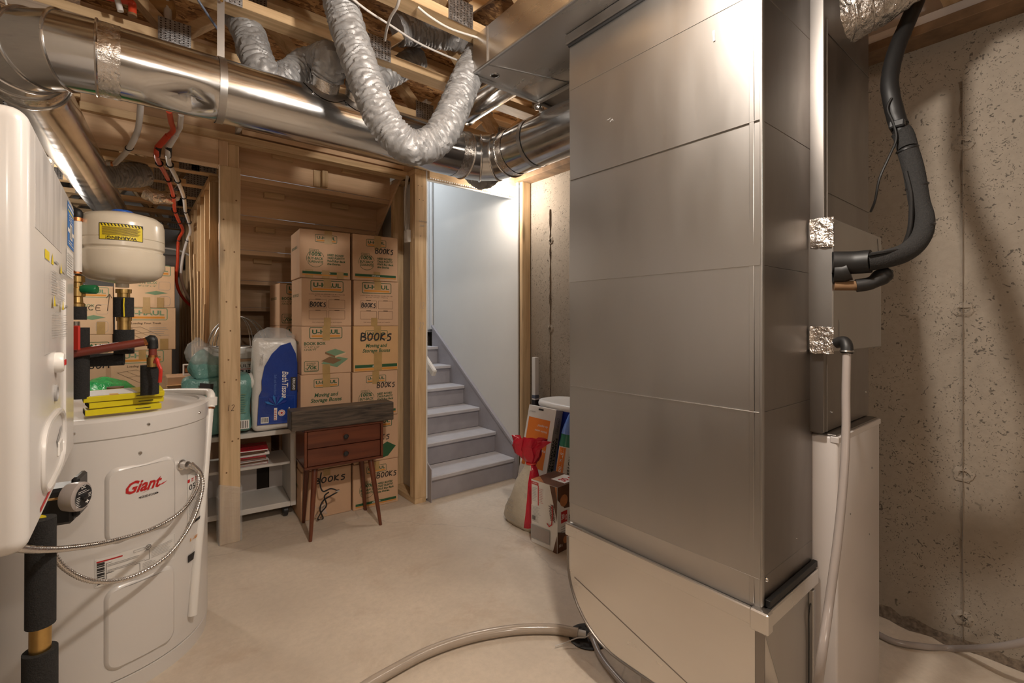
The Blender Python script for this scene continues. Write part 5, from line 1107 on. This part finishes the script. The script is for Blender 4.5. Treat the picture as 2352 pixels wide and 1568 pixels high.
g.text('Papier hyg', -.085, .50, .008, 'ink_grey', .07, rot=-90); g.text('12 feuilles', -.097, .49, .008, 'ink_grey', .06, rot=-90); g.build('printed_wrapper', tp)
m = MB(); Mtop = Mt@Matrix.Translation((0.0, 0, .585)); v = []
m.lathe([(.13, 0), (.12, .035), (.085, .060), (.05, .078), (.01, .085)], (0, 0, 0), 28)
for p_ in m.v: p_.y *= .72; p_ += noise.noise_vector(p_*26)*.018
for i, p_ in enumerate(m.v): m.v[i] = Mtop@p_
m.build('gathered_film', 'clear_wrap', tp, ang=85)
# teal pack with loose plastic
tk = thing('diaper_pack', 'crumpled teal plastic pack on the cart behind the pine post', 'pack', None, (.42, 3.5, czt))
Mk = Matrix.Translation((.425, 3.50, czt+.010))@Matrix.Rotation(math.radians(-4), 4, 'Z')
packmesh('pack_body', 'pack_teal', tk, .36, .22, .36, .04, Mk, .022, 7); packmesh('pack_top', 'pack_teal', tk, .27, .16, .16, .05, Mk@Matrix.Translation((-.03, 0, .33))@Matrix.Rotation(.25, 4, 'Y'), .04, 9)
packmesh('loose_film', 'clear_wrap', tk, .26, .15, .15, .05, Mk@Matrix.Translation((-.06, -.02, .42))@Matrix.Rotation(.35, 4, 'Y'), .05, 8)
fk = lambda a, b, h: Mk@Vector((a, -.128-h*2, b))
g = Print(fk); g.rect(.11, .03, .165, .085, 'ink_white')
for i in range(5): g.rect(.115+.009*i, .035, .119+.009*i, .08, 'ink_black')
g.build('barcode', tk); g = Print(fk)
g.poly([(-.10, .30), (-.03, .285), (-.025, .325), (-.095, .335)], 'ink_black'); g.build('brand_patch', tk); g = Print(fk); g.lines(.12, .13, .15, .26, 9, 'ink_faded_green', .3); g.build('small_print', tk)
rl2 = thing('paper_roll', 'single white paper roll lying between teal pack and post', 'paper roll', None, (.575, 3.45, .86))
c_ = P(563, 862, y=3.46); MB().lathe([(.055, 0), (.055, .10), (.022, .10), (.022, .098), (.002, .098)], c_+Vector((-.03, 0, -.05)), 28, (.9, -.25, .15)).build('roll', 'paper_white', rl2)
# boxes and wire dome behind
ub = thing('dome_box', 'white carton with black lettering behind the wire dome', 'box', None, (.55, 3.72, 1.0))
B('carton_stack', 'cardboard', ub, .40, .80, 3.80, 4.04, .0, 1.04, c=.004)
B('carton_top', 'paper_white', ub, .405, .79, 3.805, 4.03, 1.041, 1.12, c=.003)
g = Print(plane((.40, 3.80, 1.04), (1, 0, 0), (0, 0, 1))); g.rect(.0, -.20, .41, -.02, 'paper_white'); g.text('ULTRA', .20, -.06, .022, 'ink_black', .12); g.text('EURO-B', .19, -.115, .035, 'ink_black', .16, 0, .04); g.text('EURO-B', .19, -.165, .035, 'ink_black', .16, 0, .04); g.rect(.0, -.075, .41, -.07, 'ink_red'); g.build('carton_print', ub)
wd = thing('wire_dome', 'black wire food dome lying behind the post', 'wire dome', None, (.55, 3.6, 1.21)); dcx = Vector((.60, 3.86, 1.122))
for k in range(7):
    a = math.pi*k/7; u = Vector((math.cos(a), math.sin(a), 0)); MB().tube([dcx+u*(.19*math.cos(math.pi*i/16))+Vector((0, 0, .22*math.sin(math.pi*i/16))) for i in range(17)], .0025, 6).build('wire_rib', 'wire_metal', wd)
MB().torus(dcx+Vector((0, 0, .003)), (0, 0, 1), .19, .004, 40).build('wire_rim', 'wire_metal', wd)
bm2 = thing('bundle_of_slats', 'bundle of thin yellow wood slats bound at the foot', 'slats', None, (.36, 4.05, 0))
for k in range(5): MB().box(-.006, .006, -.02, .02, 0, 1.92-.12*k, c=.001, M=Matrix.Translation((.375+.013*k*.6, 4.10+.05*k, 0))@Matrix.Rotation(.012*(k-2), 4, 'Y')).build('slat', 'pine_z', bm2)
B('paper_band', 'cardboard_pale', bm2, .358, .425, 4.065, 4.34, .95, 1.12, c=.004)

# ================================================================== SMALL TABLE WITH PLANK
ns = thing('side_table', 'small walnut side table with two drawers and splayed legs', 'table', None, (1.06, 3.06, 0))
M = RZ(.81, 2.985, -4.5); NW, ND, Z0, Z1 = .485, .27, .405, .652
def nb(name, mat, *a, c=.003, par=None): return MB().box(*a, c=c, M=M).build(name, mat, par or ns)
nb('top_board', 'walnut', 0, NW, 0, ND, Z1-.016, Z1); nb('bottom_board', 'walnut', 0, NW, 0, ND, Z0, Z0+.016); nb('side_board', 'walnut_z', 0, .016, 0, ND, Z0+.0165, Z1-.0165); nb('side_board', 'walnut_z', NW-.016, NW, 0, ND, Z0+.0165, Z1-.0165); nb('back_board', 'walnut', .017, NW-.017, ND-.01, ND-.002, Z0+.017, Z1-.017)
zm = (Z0+Z1)/2
for a_, b_ in ((Z0+.018, zm-.002), (zm+.002, Z1-.018)):
    d_ = nb('drawer', 'walnut', .019, NW-.019, .008, .245, a_, b_, c=.002); q = M@Vector((NW/2, .008, (a_+b_)/2)); nn = M.to_3x3()@Vector((0, -1, 0))
    MB().lathe([(.006, 0), (.006, .010), (.014, .014), (.016, .020), (.010, .026), (.002, .027)], q, 18, nn).build('knob', 'black_plastic', d_)
for (fx, fy, tx, ty) in ((P(713, 1243, z=0).x, P(713, 1243, z=0).y, .07, .05), (P(874, 1205, z=0).x, P(874, 1205, z=0).y, NW-.07, .05), (P(693, 1200, z=0).x+.01, P(693, 1200, z=0).y-.005, .06, ND-.04), (P(838, 1170, z=0).x, P(838, 1170, z=0).y-.01, NW-.08, ND-.04)):
    t0 = M@Vector((tx, ty, Z0+.0)); MB().tube([(fx, fy, 0), (fx, fy, .002), t0], [.009, .010, .019], 16).build('leg', 'walnut_z', ns)
M2 = RZ(.735, 2.985, -4.2, Z1+.001)
pk = MB().box(0, .625, -.012, .125, 0, .118, c=.003, M=M2).build('wood_plank', 'dark_plank', None); tag(pk, 'dark stained rough timber block lying on the side table', 'timber')
cbz = thing('light_string', 'tangled black cord with clear bag on floor under the side table', 'cord', None, P(745, 1180, z=0))
MB().tube(spl([P(738, 1085, y=3.14), P(735, 1110, y=3.15), P(742, 1128, y=3.13), P(760, 1122, y=3.13), P(775, 1128, y=3.12), P(760, 1138, y=3.12), P(742, 1150, y=3.11), P(735, 1170, y=3.10), P(742, 1190, z=.008), P(730, 1192, z=.008), P(738, 1176, y=3.08), P(750, 1160, y=3.09), P(745, 1140, y=3.10), P(755, 1130, y=3.11)], 8), .0045, 8).build('cord', 'black_rubber', cbz)
MB().cyl(P(770, 1128, y=3.11), P(779, 1126, y=3.11), .008, 10).build('plug', 'chrome', cbz); packmesh('clear_bag', 'clear_wrap', cbz, .09, .05, .09, .02, Matrix.Translation(P(735, 1188, z=.002)+Vector((0, .02, .002))), .015, 20)

# ================================================================== THINGS BY THE RIGHT WALL
# protein box
pb = thing('protein_box', 'brown and white protein drink carton on floor by the duct', 'box', None, (1.97, 1.99, 0)); px0, py0, pw2, pd2, ph2 = 1.862, 1.893, .215, .205, .372
Mp = RZ(px0, py0, 5)
MB().box(0, pw2, 0, pd2, .0005, ph2, c=.002, M=Mp).build('carton', 'paper_white', pb)
g = Print(lambda a, b, h: Mp@Vector((-h, pd2-a, b)))     # left face
g.rect(.003, .225, .006, .362, 'ink_red'); g.rect(.006, .345, .06, .362, 'ink_red'); g.text('SOURCE', .012, .35, .008, 'ink_white', .04); g.rect(.055, .23, .062, .345, 'ink_red'); g.lines(.012, .25, .05, .335, 9, 'ink_grey', .2); g.lines(.066, .25, .10, .34, 9, 'ink_red', .15)
g.lines(.012, .13, .08, .225, 12, 'ink_grey', .2, 5); g.rect(.003, .03, .15, .11, 'ink_grey'); g.rect(.01, .035, .143, .105, 'hose_grey'); g.text('Premier', .158, .265, .026, 'choc', .10, .3, .02, rot=-80); g.text('Protein', .142, .255, .022, 'choc', .085, .3, .02, rot=-80); g.stroke([(.13, .15), (.145, .135), (.165, .15), (.172, .21), (.168, .26)], .007, 'ink_red')
g.poly([(.15, .371), (.2045, .371), (.2045, .18), (.19, .235)], 'choc'); g.poly([(.19, .371), (.2045, .371), (.2045, .30)], 'almond'); g.poly([(.175, .0), (.2045, 0), (.2045, .10)], 'choc')
for i in range(6): g.rect(.012+.005*i, .14, .0145+.005*i, .165, 'ink_black')
g.build('side_print', pb)
g = Print(lambda a, b, h: Mp@Vector((a, -h, b)))          # near face
g.poly([(0, .371), (.214, .371), (.214, .22), (.06, .24), (0, .30)], 'choc'); g.ring(.055, .285, .034, 0, 'almond', 18, True); g.rect(.03, .16, .085, .225, 'ink_red'); g.text('30 g', .035, .18, .03, 'ink_white', .045); g.text('Protein', .10, .16, .03, 'choc', .11); g.lines(.03, .11, .12, .15, 3, 'ink_grey', .3); g.poly([(0, 0), (.214, 0), (.214, .05), (0, .12)], 'choc'); g.ring(.07, .06, .022, 0, 'almond', 16, True); g.text('18 x', .012, .03, .016, 'ink_white', .03); g.build('front_print', pb)
g = Print(lambda a, b, h: Mp@Vector((a, b, ph2+h))); g.rect(.0, .0, pw2, pd2, 'choc'); g.poly([(.0, .1), (.07, .2), (.0, .2)], 'almond'); g.rect(.08, .015, .205, .12, 'paper_white'); g.text('30 g', .10, .035, .05, 'ink_red', .09, 0, .04); g.build('top_print', pb)
# red topped bag
rb = thing('red_bag', 'cream sack with red neck tied shut, standing by wrapping paper box', 'bag', None, (1.93, 2.29, 0))
def loft(secs, n=28):
    m = MB(); v = []
    for (z, cx, cy, a, b, rot) in secs:
        for k in range(n):
            t = 2*math.pi*k/n; cx_, sy_ = math.copysign(abs(math.cos(t))**.75, math.cos(t))*a, math.copysign(abs(math.sin(t))**.75, math.sin(t))*b; c_, s_ = math.cos(rot), math.sin(rot)
            v.append(Vector((cx+cx_*c_-sy_*s_, cy+cx_*s_+sy_*c_, z)))
    m.add(v, [(i*n+k, i*n+(k+1) % n, (i+1)*n+(k+1) % n, (i+1)*n+k) for i in range(len(secs)-1) for k in range(n)]); m.f += [tuple(range(n))[::-1], tuple((len(secs)-1)*n+k for k in range(n))]; m.m += [0, 0]; return m
secs = [(.0, 1.95, 2.30, .045, .150, 0), (.03, 1.95, 2.30, .065, .165, 0), (.10, 1.95, 2.28, .075, .145, 0), (.20, 1.955, 2.26, .070, .115, 0), (.30, 1.96, 2.25, .055, .080, 0), (.37, 1.965, 2.24, .035, .050, 0), (.41, 1.968, 2.235, .022, .030, 0)]
m = loft(secs); 
for p_ in m.v:
    if p_.z > .01: p_ += noise.noise_vector(p_*14)*.016
for i, q in enumerate(m.f):
    c_ = sum((m.v[j] for j in q), Vector())/len(q)
    if c_.y < 2.235-.25*(.25-c_.z)*0 and c_.z > .02 and c_.y < 2.21: m.m[i] = 1
m.build('sack', ['bag_cream', 'bag_red'], rb, ang=80)
m = loft([(.405, 1.968, 2.235, .020, .026, 0), (.43, 1.966, 2.238, .034, .050, .2), (.47, 1.962, 2.25, .042, .075, .3), (.51, 1.958, 2.25, .040, .085, .4), (.545, 1.955, 2.235, .034, .098, .5), (.572, 1.952, 2.215, .020, .105, .5), (.55, 1.955, 2.22, .012, .07, .5)], 40)
for i, p_ in enumerate(m.v):
    k_ = (i % 40)/40*2*math.pi; w_ = min(1, max(0, (p_.z-.41)/.07)); c_ = Vector((1.96, 2.238, p_.z))
    p_ += (p_-c_)*w_*(.22*math.sin(5*k_+p_.z*20)+.12*math.sin(9*k_))+noise.noise_vector(p_*26)*.022*w_
m.build('gathered_neck', 'bag_red', rb, ang=80); MB().torus((1.968, 2.235, .41), (0, 0, 1), .030, .007, 20).build('tie', 'red_plastic', rb)
g = Print(lambda a, b, h: Vector((1.872-h-.0+.09*max(0, b-.12), 2.42-a-.2*0, b))); 
for i in range(5): g.lines(.06+.02*i*0, .045+.03*i, .16-.01*i, .062+.03*i, 2, 'ink_grey', .3, i)
g.build('sack_print', rb)
# wrapping paper box
wb = thing('wrapping_paper_box', 'tall white and orange wrapping paper box leaning on the blue bin', 'box', None, (1.95, 2.3, 0))
lean = math.radians(12.5); Mw = Matrix.Translation((2.03, 2.235, .002))@Matrix.Rotation(lean, 4, 'Y')
wbw, wbt, wbh = .275, .062, .735
MB().box(0, wbt, 0, wbw, 0.0, wbh, c=.002, M=Mw).build('carton', 'paper_white', wb)
g = Print(lambda a, b, h: Mw@Vector((-h, wbw-a, b))); g.rect(.02, .33, .235, .655, 'orange_card'); g.rect(.105, .71, .155, .722, 'ink_black'); g.text('Emballer comme', .22, .58, .014, 'ink_white', .12, .3, .005, rot=180); g.text('des experts!', .22, .615, .016, 'ink_white', .10, .3, .005, rot=180); g.text('maintenant', .20, .51, .014, 'ink_white', .09, .2, rot=180); g.text('PAPIER', .23, .46, .016, 'ink_white', .10, rot=180)
g.text("D'EMB", .262, .20, .05, 'ink_black', .17, 0, .04, rot=180); g.text('200 feuilles', .24, .285, .014, 'ink_grey', .09, 0, .01, rot=180); g.text('PAPIER', .262, .11, .045, 'ink_black', .20, 0, .04, rot=180); g.lines(.02, .03, .2, .08, 4, 'ink_grey', .3); g.text('plein', .02, .69, .010, 'ink_grey', .06); g.text('E', .06, .27, .04, 'ink_black', .022, 0, .04, rot=180); g.build('front_print', wb)
g = Print(lambda a, b, h: Mw@Vector((a, -h, b))); g.rect(.0, .0, wbt, wbh, 'hose_grey'); g.text("PAPIER D'EMBALLAGE", .034, .55, .017, 'ink_black', .40, 0, .03, rot=-90); g.text('WRAPPING PAPER', .010, .54, .018, 'ink_black', .33, 0, .03, rot=-90); g.frame(.018, .58, .046, .68, .002, 'ink_black'); g.text('STAPLES', .028, .67, .013, 'ink_black', .08, rot=-90); g.build('side_print', wb)
# movers wrap roll
mw = thing('stretch_wrap_roll', 'roll of movers stretch wrap with orange label leaning behind the carton', 'wrap roll', None, (2.10, 2.06, 0))
a0_, a1_ = Vector((2.12, 2.165, .045)), Vector((2.245, 2.155, .70)); ax = (a1_-a0_).normalized(); Lr = (a1_-a0_).length; up_ = ax.orthogonal()
MB().lathe([(.048, 0), (.050, .01), (.050, Lr*.72), (.046, Lr*.74), (.046, Lr*.80)], a0_, 28, ax).build('wrap_body', 'green_wrap', mw); MB().lathe([(.047, Lr*.80), (.040, Lr*.86), (.02, Lr*.97), (.012, Lr)], a0_, 24, ax).build('twisted_end', 'blue_wrap', mw)
wd_ = Vector((-.62, -.78, 0)); wd_ = (wd_-ax*wd_.dot(ax)).normalized(); wu = ax.cross(wd_)*-1
rm = lambda a, b, h: a0_+ax*b+(wd_*math.cos(a/.05)+(wd_.cross(ax))*-math.sin(a/.05))*(.0505+h)
g = Print(rm); g.rect(-.065, .06, .065, .455, 'paper_white', 12); g.rect(-.060, .07, -.008, .45, 'orange_card', 6); g.text("15\" x 1000'", -.040, .43, .018, 'ink_white', .16, 0, .02, rot=-90); g.text("MOVER'S WRAP", .018, .40, .019, 'ink_black', .26, 0, .03, rot=-90); g.build('paper_label', mw)
# blue bin with white lid
bb = thing('storage_bin', 'blue bin with white lid against the concrete wall', 'bin', None, (2.40, 2.25, 0))
v = []
m = loft([(0, 2.428, 2.28, .140, .270, 0), (.02, 2.428, 2.28, .148, .278, 0), (.66, 2.428, 2.28, .165, .30, 0), (.70, 2.428, 2.28, .165, .30, 0)], 40); m.build('bin_body', 'bin_blue', bb, ang=50)
m = loft([(.7005, 2.428, 2.28, .168, .315, 0), (.715, 2.428, 2.28, .170, .318, 0), (.735, 2.428, 2.28, .165, .31, 0), (.742, 2.428, 2.28, .15, .28, 0), (.738, 2.428, 2.28, .12, .25, 0)], 40); m.build('lid', 'white_plastic', bb, ang=60)
tb = thing('blind_tube', 'slim white tube carton standing in the corner by stair stud', 'tube', None, (2.52, 2.83, 0))
B('carton', 'paper_white', tb, 2.505, 2.545, 2.80, 2.84, 0, 1.02); B('cap', 'ink_black', tb, 2.503, 2.547, 2.798, 2.842, .60, .68); B('purple_band', 'wire_blue', tb, 2.504, 2.546, 2.799, 2.841, .69, .72)
